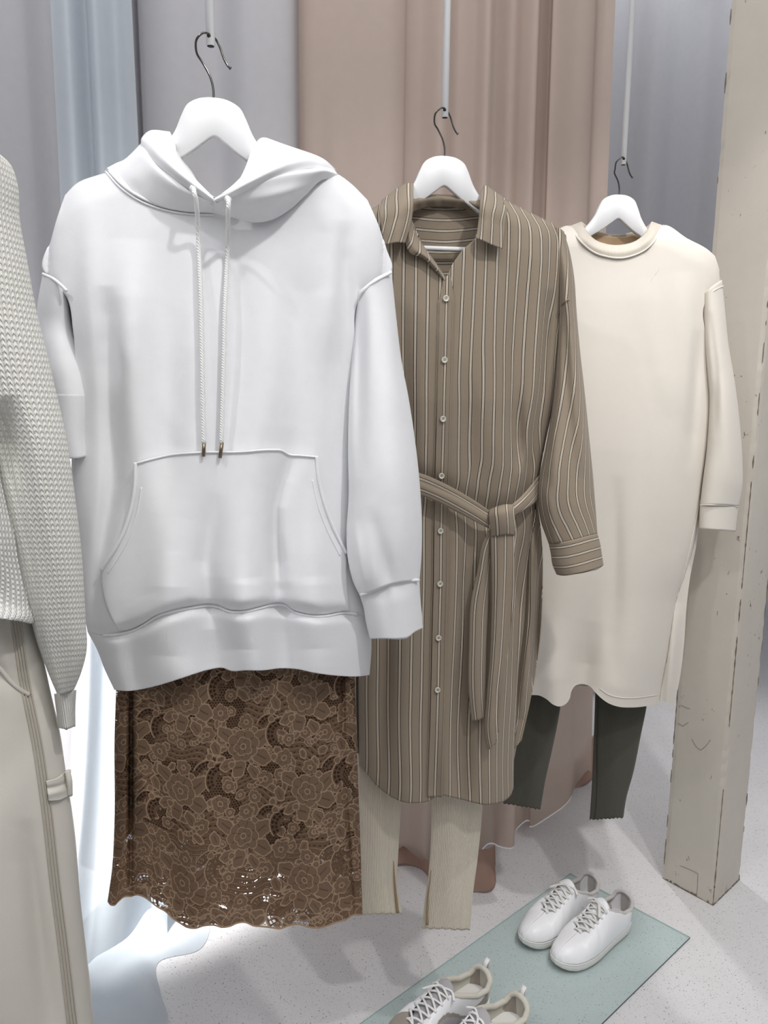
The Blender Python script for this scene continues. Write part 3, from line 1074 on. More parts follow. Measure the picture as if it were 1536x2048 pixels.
    loft('hood_lining', pl, [
        [(352, 296, -.01), (358, 315, .03), (372, 338, .06), (400, 370, .078), (430, 402, .085)],
        [(362, 302, -.06), (372, 325, -.04), (385, 345, -.02), (405, 378, .01), (430, 404, .03)]], WHITE, hd, 40, 14, solid=.004)
    hd2 = loft('hood', pl, [
        [(426, 425, .072), (468, 436, .072), (500, 445, .074), (540, 441, .076), (580, 419, .072), (612, 390, .064), (645, 360, .046), (672, 356, .010)],
        [(426, 415, .084), (464, 415, .098), (505, 405, .112), (550, 392, .112), (590, 376, .102), (625, 358, .084), (655, 346, .054), (676, 350, .006)],
        [(427, 408, .094), (462, 395, .110), (502, 378, .124), (545, 361, .126), (585, 350, .116), (620, 344, .098), (652, 340, .062), (674, 346, .004)],
        [(427, 404, .092), (460, 392, .108), (500, 372, .120), (542, 352, .120), (582, 338, .106), (620, 332, .080), (650, 330, .045), (670, 340, -.01)]], WHITE, r, 100, 40, solid=.004,
        folds=[[(520, 400, .006, 16), (600, 380, .008, 14)], [(560, 425, -.005, 14), (610, 385, -.006, 12)]])
    loft('hood_edge', pl, [
        [(427, 408, .094), (462, 396, .110), (502, 378, .124), (545, 358, .124), (585, 344, .112), (620, 337, .090), (650, 336, .058), (673, 348, .0)],
        [(427, 402, .104), (460, 386, .124), (500, 362, .136), (542, 338, .132), (582, 321, .112), (618, 316, .084), (648, 324, .044), (670, 340, -.01)],
        [(428, 397, .100), (458, 376, .112), (492, 346, .112), (530, 318, .094), (572, 304, .066), (610, 304, .04), (640, 314, .01), (666, 336, -.02)],
        [(430, 400, .088), (458, 386, .088), (477, 361, .070), (492, 330, .036), (502, 300, -.01), (521, 276, -.045), (566, 290, -.05), (600, 305, -.04)]], WHITE, hd2, 100, 50, solid=.006)
    loft('hood_back', pl, [
        [(300, 275, -.05), (330, 340, -.055), (380, 395, -.055), (430, 420, -.055), (480, 395, -.055), (530, 340, -.055), (600, 315, -.05)],
        [(290, 330, -.09), (340, 420, -.12), (430, 470, -.13), (520, 430, -.12), (600, 350, -.09)],
        [(300, 400, -.07), (350, 520, -.10), (430, 570, -.11), (510, 520, -.10), (580, 400, -.07)]], WHITE, hd2, 60, 30, solid=.004)
    surf_line('neck_seam', g, [(214, 338), (246, 371), (291, 399), (335, 414), (379, 421), (428, 423), (468, 428)], .004, .0020, WHITE_SEAM, r, 60)
    surf_line('neck_seam', g, [(211, 343), (243, 377), (289, 406), (334, 421), (379, 428), (428, 430)], .002, .0014, WHITE_SEAM, r, 60)
    # drawstrings
    cm = NT('twisted_white_cord')
    cm.set(Base_Color=(.86, .86, .84), Roughness=.9)
    wv = cm.n('ShaderNodeTexWave', bands_direction='DIAGONAL')
    wv.inputs['Scale'].default_value = 160
    cm.l(cm.obj(), wv.inputs['Vector'])
    cm.bump(wv.outputs['Fac'], .6, .001)
    for pts, ag, ey in (([(386, 376, .108), (389, 388, .115), (393, 410, .108), (397, 480, 0), (402, 600, 0), (405, 750, 0), (408, 888, 0)], [(408, 885), (407, 913)], (386, 376)),
                        ([(456, 397, .122), (457, 408, .130), (456, 430, .122), (455, 500, 0), (450, 620, 0), (447, 750, 0), (443, 888, 0)], [(444, 885), (440, 916)], (456, 397))):
        Q = []
        for x, y, w in pts:
            Q.append(pl.at(x, y, w if w else float(g.W(x, y)) + .012))
        s_ = tube('drawstring', Q, .0031, cm.m, r, 10, n=90)
        A = [pl.at(x, y, float(g.W(x, y)) + .0125) for x, y in ag]
        tube('metal_tip', A, .0026, BRASS, s_, 12)
        e = pl.at(ey[0], ey[1] + 2, (pts[0][2] - .004))
        tube('eyelet', [e, e + pl.n * .003], .0045, WHITE_SEAM, r, 14)


hoodie()


# ------------------------------------------------------------------ lace skirt
def lace_pattern(X, Y):
    """0 = hole, .4 = ground, .6 = petal fill, 1 = cord"""
    out = np.full(X.shape, .40)
    # wavy solid bands with corded edges
    q = Y + 9 * np.sin(X / 27.0 + np.sin(Y / 60.0) * 1.5) + 5 * np.sin(X / 11.0 + Y / 37.0)
    b = (q / 10.5) % 1.0
    band = np.sin(X / 41.0 + 1.3 + .7 * np.sin(Y / 33.0)) * np.sin(Y / 27.0 + .6 * np.sin(X / 50.0)) > .05
    out = np.where(band & (b < .14), .8, out)
    out = np.where(band & (b > .55) & (b < .72) & (np.sin(X / 1.6 + q * .3) > .2 - .5 * np.clip((Y - 1660) / 60, 0, 1)), .0, out)
    # net: hexagonal holes
    a = 5.6
    gx = X / a
    gy = Y / (a * .87)
    row = np.round(gy)
    fx = gx + .5 * (row % 2)
    dx = (fx - np.round(fx)) * a
    dy = (gy - row) * a * .87
    hd = np.hypot(dx, dy)
    net = ~band
    low = np.clip((Y - 1660 + .12 * (X - 230)) / 60, 0, 1)
    out = np.where(net & (hd < 2.0 + .6 * low), 0.0, out)
    rs = np.random.RandomState(3)

    def flower(cx, cy, R, n, ph, depth=.28, inner=True):
        m = (np.abs(X - cx) < R * 1.3) & (np.abs(Y - cy) < R * 1.3)
        if not m.any():
            return
        x, y = X[m] - cx, Y[m] - cy
        rr = np.hypot(x, y)
        th = np.arctan2(y, x) + ph
        pr = R * (1 - depth + depth * np.abs(np.cos(n * th / 2)) ** .6) * (1 + .05 * np.sin(3 * th + cx))
        o = out[m]
        ins = rr < pr
        o = np.where(ins, .6, o)
        o = np.where(np.abs(rr - pr) < .95, 1.0, o)
        if inner:
            k = np.abs(((th * n / 2 / math.pi) + .5) % 1 - .5)
            o = np.where(ins & (k > .46) & (rr > R * .3) & (rr < R * .8), .5, o)
            ri = R * .27
            o = np.where((np.abs(rr - ri) < 1.3), .95, o)
            o = np.where((rr < ri - 1.5) & (np.sin(th * 8) > .2) & (rr > ri * .45), 0.05, o)
        out[m] = o

    def leaf(cx, cy, a_, b_, ang):
        R = max(a_, b_)
        m = (np.abs(X - cx) < R * 1.2) & (np.abs(Y - cy) < R * 1.2)
        if not m.any():
            return
        x, y = X[m] - cx, Y[m] - cy
        c, s = math.cos(ang), math.sin(ang)
        u, v = (x * c + y * s) / a_, (-x * s + y * c) / b_
        d = np.hypot(u, v) + .07 * np.sin(5 * np.arctan2(v, u))
        o = out[m]
        o = np.where(d < 1, .6, o)
        o = np.where(np.abs(d - 1) * min(a_, b_) < 1.0, 1.0, o)
        o = np.where((np.abs(v) < .08) & (np.abs(u) < .5), .45, o)
        out[m] = o

    def fan(cx, cy, R, a0, a1):
        m = (np.abs(X - cx) < R) & (np.abs(Y - cy) < R)
        if not m.any():
            return
        x, y = X[m] - cx, Y[m] - cy
        rr, th = np.hypot(x, y), np.arctan2(y, x)
        on = ((th - a0) % 6.283 < (a1 - a0))
        o = out[m]
        ins = on & (rr < R) & (rr > R * .35)
        o = np.where(ins, .45, o)
        o = np.where(ins & (np.abs(rr - R * .97) < 1.6), 1.0, o)
        o = np.where(ins & (rr > R * .52) & (rr < R * .86) & (np.abs(np.sin(th * 9)) > .45) & (np.abs(rr - R * .7) > 1.0), 0.0, o)
        out[m] = o

    for k in range(420):
        cx_, cy_ = 200 + rs.rand() * 560, 1285 + rs.rand() * 590
        if rs.rand() < .55:
            flower(cx_, cy_, 7 + 6 * rs.rand(), 5 + (k % 3), rs.rand() * 3, .22)
        else:
            leaf(cx_, cy_, 8 + 7 * rs.rand(), 5 + 4 * rs.rand(), rs.rand() * 3.1)
    for ci in range(-1, 6):
        for ri in range(-1, 6):
            x0 = 245 + ci * 123 + 4 * rs.randn()
            y0 = 1310 + ri * 170 + (85 if ci % 2 else 0)
            fan(x0 - 40, y0 + 62, 34, 2.4, 5.2)
            fan(x0 + 52, y0 - 34, 28, 3.4, 6.4)
            leaf(x0 + 34, y0 - 14, 22, 15, -.7)
            leaf(x0 + 36, y0 + 20, 19, 15, .5)
            leaf(x0 - 34, y0 - 22, 20, 12, .6)
            leaf(x0 - 8, y0 + 42, 13, 19, .1)
            leaf(x0 + 22, y0 + 50, 15, 10, .9)
            leaf(x0 - 30, y0 + 34, 16, 10, -.6)
            leaf(x0 - 54, y0 + 4, 14, 9, 1.2)
            flower(x0, y0, 31, 8, rs.rand() * .5 + .6, .16)
            flower(x0, y0 + 3, 18, 5, 1.9, .3)
            flower(x0 + 5, y0 - 43, 15, 6, .3)
            flower(x0 - 46, y0 - 62, 17, 6, rs.rand())
            flower(x0 + 44, y0 + 62, 16, 6, rs.rand())
            flower(x0 - 27, y0 + 74, 12, 5, rs.rand())
            for k in range(5):
                flower(x0 + 14 + 9 * k * .6, y0 + 78 - k * 3 + 3 * math.sin(k), 4.5, 4, 0, .1, False)
            # small three lobed dots
            for (dx_, dy_) in ((22, -30), (-22, -6 + 40), (60, 20), (-62, 34), (56, -66)):
                flower(x0 + dx_, y0 + dy_, 6.5, 3, rs.rand() * 3, .15, False)
    return out


def lace_skirt():
    pl = P1
    r = thing('lace_skirt', pl.at(470, 1300), 'brown floral lace skirt with scalloped hem hanging below the white hoodie', 'skirt')
    L = [(236, 1290), (232, 1386), (229, 1480), (229, 1638), (224, 1737), (215, 1804)]
    R = [(708, 1290), (710, 1356), (716, 1558), (722, 1717), (725, 1831)]
    hem = [(215, 1804), (221, 1811), (228, 1812), (238, 1803), (249, 1795), (262, 1794), (273, 1791), (287, 1795), (300, 1804), (314, 1815), (330, 1824), (345, 1838), (360, 1848), (374, 1856), (390, 1858), (408, 1853),
           (428, 1852), (444, 1856), (460, 1854), (474, 1848), (488, 1846), (507, 1853), (527, 1855), (543, 1857), (560, 1859), (577, 1853), (595, 1850), (618, 1856), (642, 1857), (658, 1852), (674, 1846), (692, 1841), (706, 1832), (725, 1831)]
    folds = [[(262, 1300, -.009, 6), (262, 1800, -.012, 7)], [(684, 1300, -.006, 5), (690, 1560, -.006, 5), (706, 1830, -.009, 5)],
             [(285, 1560, .010, 16), (300, 1660, .016, 20), (275, 1790, .012, 22)], [(420, 1500, .004, 50), (430, 1850, .016, 55)], [(560, 1500, .003, 40), (545, 1850, -.012, 40)], [(640, 1600, .003, 30), (640, 1850, .010, 40)],
             [(340, 1700, -.008, 26), (345, 1840, -.014, 30)]]
    g = Garment(pl, L, R, [(1290, .055), (1860, .08)], folds, None, 1, .45, base=-.01)
    m = NT('brown_floral_lace')
    at = m.n('ShaderNodeAttribute', attribute_name='lace')
    nz = m.noise(m.obj(), 500, 2)
    c = m.ramp(at.outputs['Fac'], [(0, srgb(80, 60, 47)), (.4, srgb(140, 114, 93)), (.5, srgb(118, 95, 78)), (.62, srgb(158, 132, 110)), (.9, srgb(186, 158, 132)), (1.0, srgb(204, 176, 148))])
    c = m.mix(m.math('MULTIPLY', nz, .2), c, srgb(110, 86, 66))
    m.set(Base_Color=c, Roughness=.9)
    m.b.inputs['Specular IOR Level'].default_value = .15
    tp = m.n('ShaderNodeBsdfTransparent')
    tl = m.n('ShaderNodeBsdfTranslucent')
    m.l(c, tl.inputs[0])
    m0 = m.n('ShaderNodeMixShader')
    m0.inputs[0].default_value = .5
    m.l(m.b.outputs[0], m0.inputs[1])
    m.l(tl.outputs[0], m0.inputs[2])
    mx = m.n('ShaderNodeMixShader')
    a = m.math('MULTIPLY', m.math('SUBTRACT', 1.0, m.math('GREATER_THAN', at.outputs['Fac'], .2)), .95)
    m.l(a, mx.inputs[0])
    m.l(m0.outputs[0], mx.inputs[1])
    m.l(tp.outputs[0], mx.inputs[2])
    m.l(mx.outputs[0], m.out.inputs[0])
    nu, nv = 620, 600
    X, Y = coons(L, R, [(236, 1290), (708, 1290)], hem, nu, nv)
    # scallop wobble of the hem handled by the outline itself; flowers follow the cloth
    bx, by = coons(L, R, [(236, 1290), (708, 1290)], [(215, 1804), (725, 1840)], nu, nv)
    A = lace_pattern(bx, by)
    last = np.linspace(0, 1, nv)[:, None]
    A = np.where(last > .994, 1.0, A)
    arch = np.abs(((bx / 26.0) % 1) - .5) * 2
    A = np.where(np.abs((1 - last) * nv - (16 + 10 * (1 - arch ** 2))) < 2.0, .95, A)
    w = g.W(X, Y) + np.where(A > .8, .0010, np.where(A > .55, .0005, 0.0)) 
    V = pl.at(X, Y, w)
    mesh_obj('lace_front', V.reshape(-1, 3), grid_faces(nu, nv), m.m, r, attr={'lace': A})
    nu, nv = 220, 220
    X, Y = coons(L, R, [(236, 1290), (708, 1290)], [(x, y - 14 - 26 * math.sin((x - 215) / 510 * math.pi)) for x, y in hem], nu, nv)
    V = pl.at(X, Y, g.W(X, Y, -1, .05))
    mesh_obj('lace_back', V.reshape(-1, 3), grid_faces(nu, nv, 0, True), m.m, r, attr={'lace': lace_pattern(X + 60, Y + 40)})
    g2 = Garment(pl, [(x + 6, y) for x, y in L], [(x - 6, y) for x, y in R], [(1290, .047), (1860, .066)], folds, None, 1, .45, base=-.012)
    dk = fabric('dark_brown_lining', srgb(84, 65, 51), rough=.7)
    shell('lining', g2, None, [(238, 1632), (262, 1625), (300, 1645), (360, 1668), (450, 1682), (560, 1690), (712, 1694)], dk, r, 120, 60, L=[(242, 1290), (238, 1400), (235, 1480), (236, 1632)],
          R=[(702, 1290), (704, 1356), (710, 1558), (712, 1694)], Dback=.04, solid=0)
    shell('waistband', g2, None, None, dk, r, 40, 6, L=[(242, 1275), (242, 1292)], R=[(702, 1275), (702, 1292)], Dback=.04, solid=0)


lace_skirt()


# ------------------------------------------------------------------ striped shirt dress
def cxd(py):
    return np.interp(py, [560, 597, 720, 838, 952, 1062, 1168, 1276, 1380, 1605], [893, 892, 889, 886, 883, 881, 880, 877, 875, 868])


def stripe_uv(ref=892):
    def f(X, Y, V, uv):
        # 0 at the placket line, arc length outwards
        i0 = np.argmin(np.abs(X - cxd(Y)), axis=1)
        hu, hn = np.diff(V @ P2.u, axis=1), np.diff(V @ P2.n, axis=1)
        arc = np.sqrt(hu ** 2 + (np.abs(hn) * np.clip(np.abs(hu) / .0015, 0, 1)) ** 2)
        uv = uv.copy()
        uv[..., 0] = np.concatenate([np.zeros((len(X), 1)), np.cumsum(arc, 1)], 1) / .0212
        u = uv[..., 0] - np.take_along_axis(uv[..., 0], i0[:, None], 1)
        r_ = np.arange(len(X))
        i1 = np.clip(i0 + 1, 0, X.shape[1] - 1)
        dudx = (u[r_, i1] - u[r_, i0]) / np.maximum(X[r_, i1] - X[r_, i0], 1e-6)
        u = u + ((X[r_, i0] - cxd(Y[r_, i0])) * dudx)[:, None]
        k = np.ones(9) / 9
        pad = np.pad(u, ((4, 4), (0, 0)), mode='edge')
        u = sum(pad[i:i + len(u)] for i in range(9)) / 9
        uv = uv.copy()
        uv[..., 0] = u
        return uv
    return f


def shirt_dress():
    pl = P2
    r = thing('shirt_dress', pl.at(890, 420), 'taupe striped belted shirt dress with white buttons between hoodie and cream dress', 'dress')
    SU = .0212
    L = [(690, 450), (672, 540), (676, 640), (684, 760), (694, 880), (702, 1000), (708, 1100), (712, 1200), (714, 1300), (716, 1420), (717, 1532)]
    R = [(1132, 470), (1136, 520), (1139, 560), (1132, 620), (1120, 700), (1108, 800), (1092, 880), (1076, 960), (1072, 1000), (1066, 1060), (1058, 1130), (1050, 1250), (1040, 1330), (1032, 1450), (1028, 1520), (1027, 1576)]
    sh = [(690, 450), (765, 405), (821, 380), (890, 372), (968, 380), (1016, 402), (1060, 424), (1105, 446), (1132, 470)]
    folds = [
        [(1080, 500, .008, 22), (1078, 640, .010, 20), (1066, 800, .010, 20), (1050, 940, .006, 18)],
        [(1098, 620, -.012, 10), (1088, 760, -.016, 10), (1066, 900, -.016, 10), (1052, 980, -.010, 10)],
        [(1040, 560, -.003, 20), (1030, 760, -.008, 16), (1040, 900, -.012, 12)],
        [(980, 560, .002, 40), (985, 800, .006, 34), (1000, 950, .008, 26)],
        [(938, 620, -.001, 24), (935, 950, -.005, 20)],
        [(850, 620, .004, 30), (846, 930, .006, 26)],
        [(800, 600, -.004, 20), (815, 940, -.008, 18)],
        [(940, 1060, -.006, 16), (925, 1250, -.010, 16), (920, 1580, -.012, 22)],
        [(912, 1080, .004, 14), (905, 1300, .004, 18)],
        [(1000, 1150, .010, 26), (985, 1400, .012, 30), (975, 1600, .012, 34)],
        [(830, 1100, .006, 26), (812, 1400, .010, 30), (808, 1600, .012, 30)],
        [(775, 1200, -.008, 16), (765, 1500, -.008, 18)],
        [(1040, 1120, -.010, 12), (1030, 1350, -.010, 12)],
        [(838, 965, -.012, 26), (900, 990, -.012, 26), (980, 1035, -.015, 26), (1020, 1030, -.015, 22), (1075, 985, -.010, 22)],
        [(868, 1500, -.004, 16), (868, 1600, -.010, 20)],
        [(900, 470, .003, 30), (893, 600, .004, 14), (886, 850, .003, 12)],
    ]
    g = Garment(pl, L, R, [(370, .045), (500, .055), (800, .062), (1000, .05), (1150, .058), (1400, .07), (1610, .075)], folds, sh, 46, .5,
                wR=[(1130, 465), (1138, 530), (1134, 600), (1124, 700), (1110, 800)] + [q for q in R if q[1] > 860])
    T = [(690, 450), (765, 405), (815, 385), (824, 440), (842, 485), (872, 530), (892, 558), (905, 528), (925, 500), (950, 478), (961, 440), (970, 386), (1016, 402), (1060, 424), (1105, 446), (1132, 470)]
    Tb = [(690, 450), (765, 405), (815, 392), (830, 412), (890, 418), (955, 414), (970, 392), (1016, 402), (1060, 424), (1105, 446), (1132, 470)]
    B = [(717, 1532), (735, 1549), (752, 1570), (770, 1585), (788, 1597), (805, 1604), (837, 1606), (858, 1602), (872, 1594), (885, 1591), (900, 1594), (919, 1598), (945, 1605), (973, 1610), (995, 1607), (1012, 1600), (1022, 1590), (1027, 1576)]
    Lb = [(690, 450), (672, 540), (676, 640), (684, 760), (694, 880), (702, 1000), (708, 1100), (708, 1200), (702, 1300), (700, 1400), (705, 1500)]
    Rb = [(1132, 470), (1136, 520), (1139, 560), (1132, 620), (1120, 700), (1108, 800), (1092, 880), (1078, 960), (1075, 1000), (1080, 1050), (1085, 1110), (1085, 1180), (1080, 1280), (1066, 1370), (1052, 1440), (1043, 1480)]
    shell('body', g, T, B, STRIPE, r, 260, 300, Tb=Tb, Bb=[(705, 1500), (800, 1560), (900, 1570), (1000, 1530), (1043, 1480)], Lb=Lb, Rb=Rb, su=SU, sv=SU, Dback=.035, smT=False, solid=.0012,
          ufun=stripe_uv(), backfolds=[[(1066, 1060, .012, 8), (1060, 1250, .018, 9), (1045, 1400, .012, 9)], [(1078, 1150, -.01, 8), (1070, 1350, -.012, 8)]])
    # left back hem piece showing past the front panel
    loft('side_vent', pl, [[(713, 1285, -.005), (712, 1380, -.005), (716, 1450, -.005), (719, 1500, -.005)], [(738, 1285, .030), (742, 1380, .034), (741, 1450, .030), (745, 1505, .026)]], STRIPE, r, 60, 12, su=SU, sv=SU, solid=.0012, swap=True)
    # yoke seen inside the neck, stripes running across
    yk = loft('inner_yoke', pl, [[(820, 402, -.026), (890, 408, -.030), (966, 402, -.026)], [(822, 470, -.033), (890, 474, -.033), (962, 470, -.033)], [(826, 590, -.034), (890, 590, -.034), (950, 590, -.034)]], STRIPE_H, r, 40, 40, su=SU, sv=.0188, solid=.001)
    # collar stand at the back
    loft('collar_stand', pl, [[(822, 396, .002), (845, 392, -.010), (890, 391, -.018), (935, 395, -.010), (962, 402, .004)],
                              [(822, 408, .006), (845, 400, .002), (890, 397, -.006), (935, 403, .002), (962, 414, .008)],
                              [(824, 424, -.004), (845, 416, -.012), (890, 413, -.018), (935, 418, -.012), (962, 424, -.004)]], TAUPE_PLAIN, r, 60, 14, solid=.0016,
         folds=[[(840, 396, .003, 7), (842, 415, .003, 7)], [(880, 392, -.003, 8), (884, 415, -.003, 8)], [(925, 396, .003, 6), (920, 415, .003, 6)]])
    # collar leaves
    cl = loft('collar_leaf', pl, [
        [(826, 368, .0), (826, 400, .052), (822, 440, .068), (809, 486, .076)],
        [(812, 369, .006), (806, 405, .066), (800, 445, .080), (794, 485, .084)],
        [(790, 382, .004), (782, 415, .058), (780, 450, .072), (780, 488, .078)],
        [(765, 402, -.002), (760, 420, .042), (764, 455, .060), (770, 490, .070)]], STRIPE, r, 50, 30, su=SU, sv=SU, solid=.002, swap=True)
    cr = loft('collar_leaf', pl, [
        [(962, 378, .0), (960, 405, .050), (957, 440, .064), (952, 476, .074)],
        [(972, 371, .006), (974, 405, .066), (972, 445, .080), (968, 482, .084)],
        [(992, 384, .004), (993, 412, .060), (990, 450, .074), (986, 490, .080)],
        [(1017, 402, -.002), (1014, 425, .046), (1010, 460, .064), (1005, 497, .074)]], STRIPE, r, 50, 30, su=SU, sv=SU, solid=.002, swap=True)
    # turned lapel edges of the open front
    loft('facing', pl, [
        [(812, 470, .062), (812, 492, .066), (822, 508, .067), (842, 514, .066), (864, 534, .066), (888, 562, .062)],
        [(818, 455, .068), (824, 484, .072), (836, 500, .073), (852, 512, .073), (872, 534, .072), (890, 560, .065)],
        [(821, 415, .040), (826, 448, .050), (836, 474, .054), (852, 498, .056), (872, 526, .058), (892, 556, .060)]], STRIPE, r, 60, 14, su=SU, sv=SU, solid=.0016)
    # placket
    pts = [(y, float(cxd(y))) for y in range(560, 1596, 40)] + [(1594, 868.5)]
    pL = [(x - 12.5, y) for y, x in pts]
    pR = [(x + 16.5, y) for y, x in pts]
    pL[0] = (886, 562)
    pR[0] = (900, 545)
    pk = patch('placket', g, pL, pR, None, None, .0035, STRIPE, r, 24, 260, su=.0130, sv=SU, solid=.002,
               ufun=lambda X, Y, V, uv: np.stack([(X - cxd(Y)) / 20.5 + .5 - .03 - .04, uv[..., 1]], -1))
    for dx in (-15, 13.2):
        surf_line('stitching', g, [(x + dx, y) for y, x in pts[1:]], .0040, .0006, TAUPE_PLAIN, pk, 160)
    # buttons
    for i, (bx, by) in enumerate([(892, 597), (889, 720), (886, 838), (883, 952), (881, 1062), (880, 1168), (877, 1276), (875, 1380)]):
        c = g.at(bx, by, .0062)
        rad = .0056
        n = pl.n
        up = np.array([0, 0, 1.0])
        V, F = [], []
        prof = [(0, .0006), (.35, .0006), (.6, .0009), (.72, .0019), (.9, .0019), (1, .0009), (1, -.0004), (0, -.0004)]
        NS = 24
        for rr, h in prof:
            for k in range(NS):
                a = 6.2832 * k / NS
                V.append(c + (pl.u * math.cos(a) + up * math.sin(a)) * rad * max(rr, .001) + n * h)
        F = grid_faces(NS, len(prof), 0, False, True)
        b = mesh_obj('button', V, F, PEARL, r)
        hv = []
        for ax, az in ((-1, 0), (1, 0), (0, 1), (0, -1)):
            q = c + (pl.u * ax + up * az) * rad * .25 + n * .0003
            hv.append(tube(None, [q, q + n * .0006], .0007, None, sides=6))
        v, f = merge(hv)
        mesh_obj('sewing_hole', v, f, DARK, b)
    # visible sleeve
    sl = sleeve('sleeve', pl, [(1106, 450), (1112, 500), (1117, 560), (1117, 640), (1111, 740), (1102, 830), (1090, 900), (1079, 955), (1075, 990), (1081, 1040), (1097, 1087)],
                [(1128, 463), (1141, 510), (1149, 560), (1153, 620), (1160, 700), (1170, 790), (1180, 890), (1186, 950), (1190, 1000), (1193, 1040), (1195, 1068)],
                [(0, -.004), (.15, .002), (.5, .01), (1, .025)], [(0, .012), (.1, .036), (.3, .05), (.8, .055), (1, .042)], STRIPE, r, 80, 160,
                T=[(1106, 450), (1118, 455), (1128, 463)], B=[(1097, 1087), (1120, 1086), (1150, 1080), (1175, 1073), (1195, 1068)],
                folds=[[(1130, 640, -.008, 9), (1136, 800, -.008, 12), (1150, 960, -.004, 14)], [(1150, 700, .004, 12), (1164, 900, .006, 16)], [(1108, 820, .004, 14), (1106, 1000, .006, 16)], [(1096, 1000, .006, 10), (1108, 1070, .005, 10)]],
                su=SU, sv=SU, solid=.0012, uoff=.35)
    cf = sleeve('cuff', pl, [(1097, 1086), (1101, 1105), (1105, 1130), (1113, 1149)], [(1195, 1067), (1200, 1085), (1204, 1110), (1207, 1130)], [(0, .025), (1, .028)], [(0, .044), (1, .046)], STRIPE_H, sl, 80, 24,
                T=[(1097, 1086), (1120, 1085), (1150, 1079), (1175, 1072), (1195, 1067)], B=[(1113, 1149), (1122, 1151), (1150, 1148), (1180, 1142), (1200, 1136), (1207, 1130)], su=SU, sv=.0195, solid=.002)
    tube('armhole_seam', pl.at(*[np.array(c) for c in zip(*[(1122, 612), (1128, 604), (1138, 599), (1150, 597)])], np.array([.030, .047, .049, .008])), .0010, TAUPE_PLAIN, r, 6, n=20)
    # hidden side sleeve behind the hoodie
    sl = sleeve('sleeve', pl, [(668, 470), (645, 560), (625, 700), (610, 850), (600, 960), (605, 1060)], [(700, 470), (690, 600), (690, 750), (690, 880), (690, 980), (690, 1060)], [(0, -.005), (1, -.01)],
                [(0, .02), (.3, .04), (1, .035)], STRIPE, r, 48, 60, su=SU, sv=SU, solid=.0012)
    # belt
    bl = loft('belt', pl, [[(700, 930, .045), (760, 935, .064), (838, 946, .074), (890, 968, .078), (940, 996, .080), (980, 1022, .078)],
                           [(700, 950, .048), (760, 956, .070), (838, 967, .080), (888, 988, .084), (936, 1014, .087), (979, 1040, .084)],
                           [(700, 972, .046), (760, 976, .066), (838, 989, .076), (886, 1009, .080), (932, 1033, .083), (978, 1057, .080)]], STRIPE_H, r, 90, 12, su=SU, sv=.0195, solid=.0016,
              folds=[[(840, 962, -.003, 5), (910, 992, -.004, 5), (978, 1030, -.004, 5)]])
    loft('belt_side', pl, [[(1022, 1011, .078), (1040, 995, .070), (1058, 975, .052), (1078, 950, .010)],
                           [(1024, 1022, .084), (1042, 1008, .076), (1060, 992, .058), (1079, 968, .012)],
                           [(1025, 1033, .080), (1045, 1021, .072), (1063, 1010, .054), (1080, 992, .008)]], STRIPE_H, bl, 50, 12, su=SU, sv=.018, solid=.0016)
    loft('belt_knot', pl, [[(980, 1020, .080), (996, 1014, .086), (1012, 1010, .086), (1026, 1010, .078)],
                           [(979, 1034, .092), (995, 1026, .104), (1012, 1023, .104), (1028, 1026, .090)],
                           [(981, 1052, .094), (997, 1048, .104), (1013, 1046, .104), (1029, 1048, .092)],
                           [(983, 1072, .088), (998, 1070, .096), (1013, 1068, .096), (1028, 1070, .088)]], STRIPE, bl, 30, 20, su=.0195, sv=SU, solid=.002)
    loft('belt_tail', pl, [[(981, 1066, .088), (983, 1200, .082), (979, 1319, .086), (973, 1397, .090), (970, 1475, .090), (975, 1500, .090)],
                           [(998, 1068, .094), (997, 1200, .092), (990, 1319, .096), (984, 1397, .100), (980, 1470, .098), (982, 1497, .096)],
                           [(1014, 1066, .094), (1012, 1200, .086), (1002, 1319, .090), (993, 1397, .094), (990, 1465, .098), (986, 1492, .098)],
                           [(1029, 1064, .088), (1026, 1200, .088), (1014, 1319, .092), (1003, 1397, .098), (996, 1465, .096), (991, 1489, .094)]], STRIPE, bl, 100, 18, su=SU, sv=.0185, solid=.0018, swap=True)
    loft('belt_tail', pl, [[(980, 1056, .078), (966, 1084, .076), (954, 1143, .072), (942, 1201, .072), (938, 1280, .076), (938, 1397, .080), (943, 1442, .080)],
                           [(981, 1062, .082), (974, 1090, .082), (966, 1143, .080), (960, 1201, .080), (956, 1280, .084), (956, 1397, .088), (958, 1440, .088)],
                           [(982, 1068, .078), (981, 1095, .076), (979, 1143, .070), (977, 1201, .070), (973, 1280, .074), (971, 1397, .078), (971, 1434, .078)]], STRIPE, bl, 100, 14, su=SU, sv=.0185, solid=.0018, swap=True)


shirt_dress()


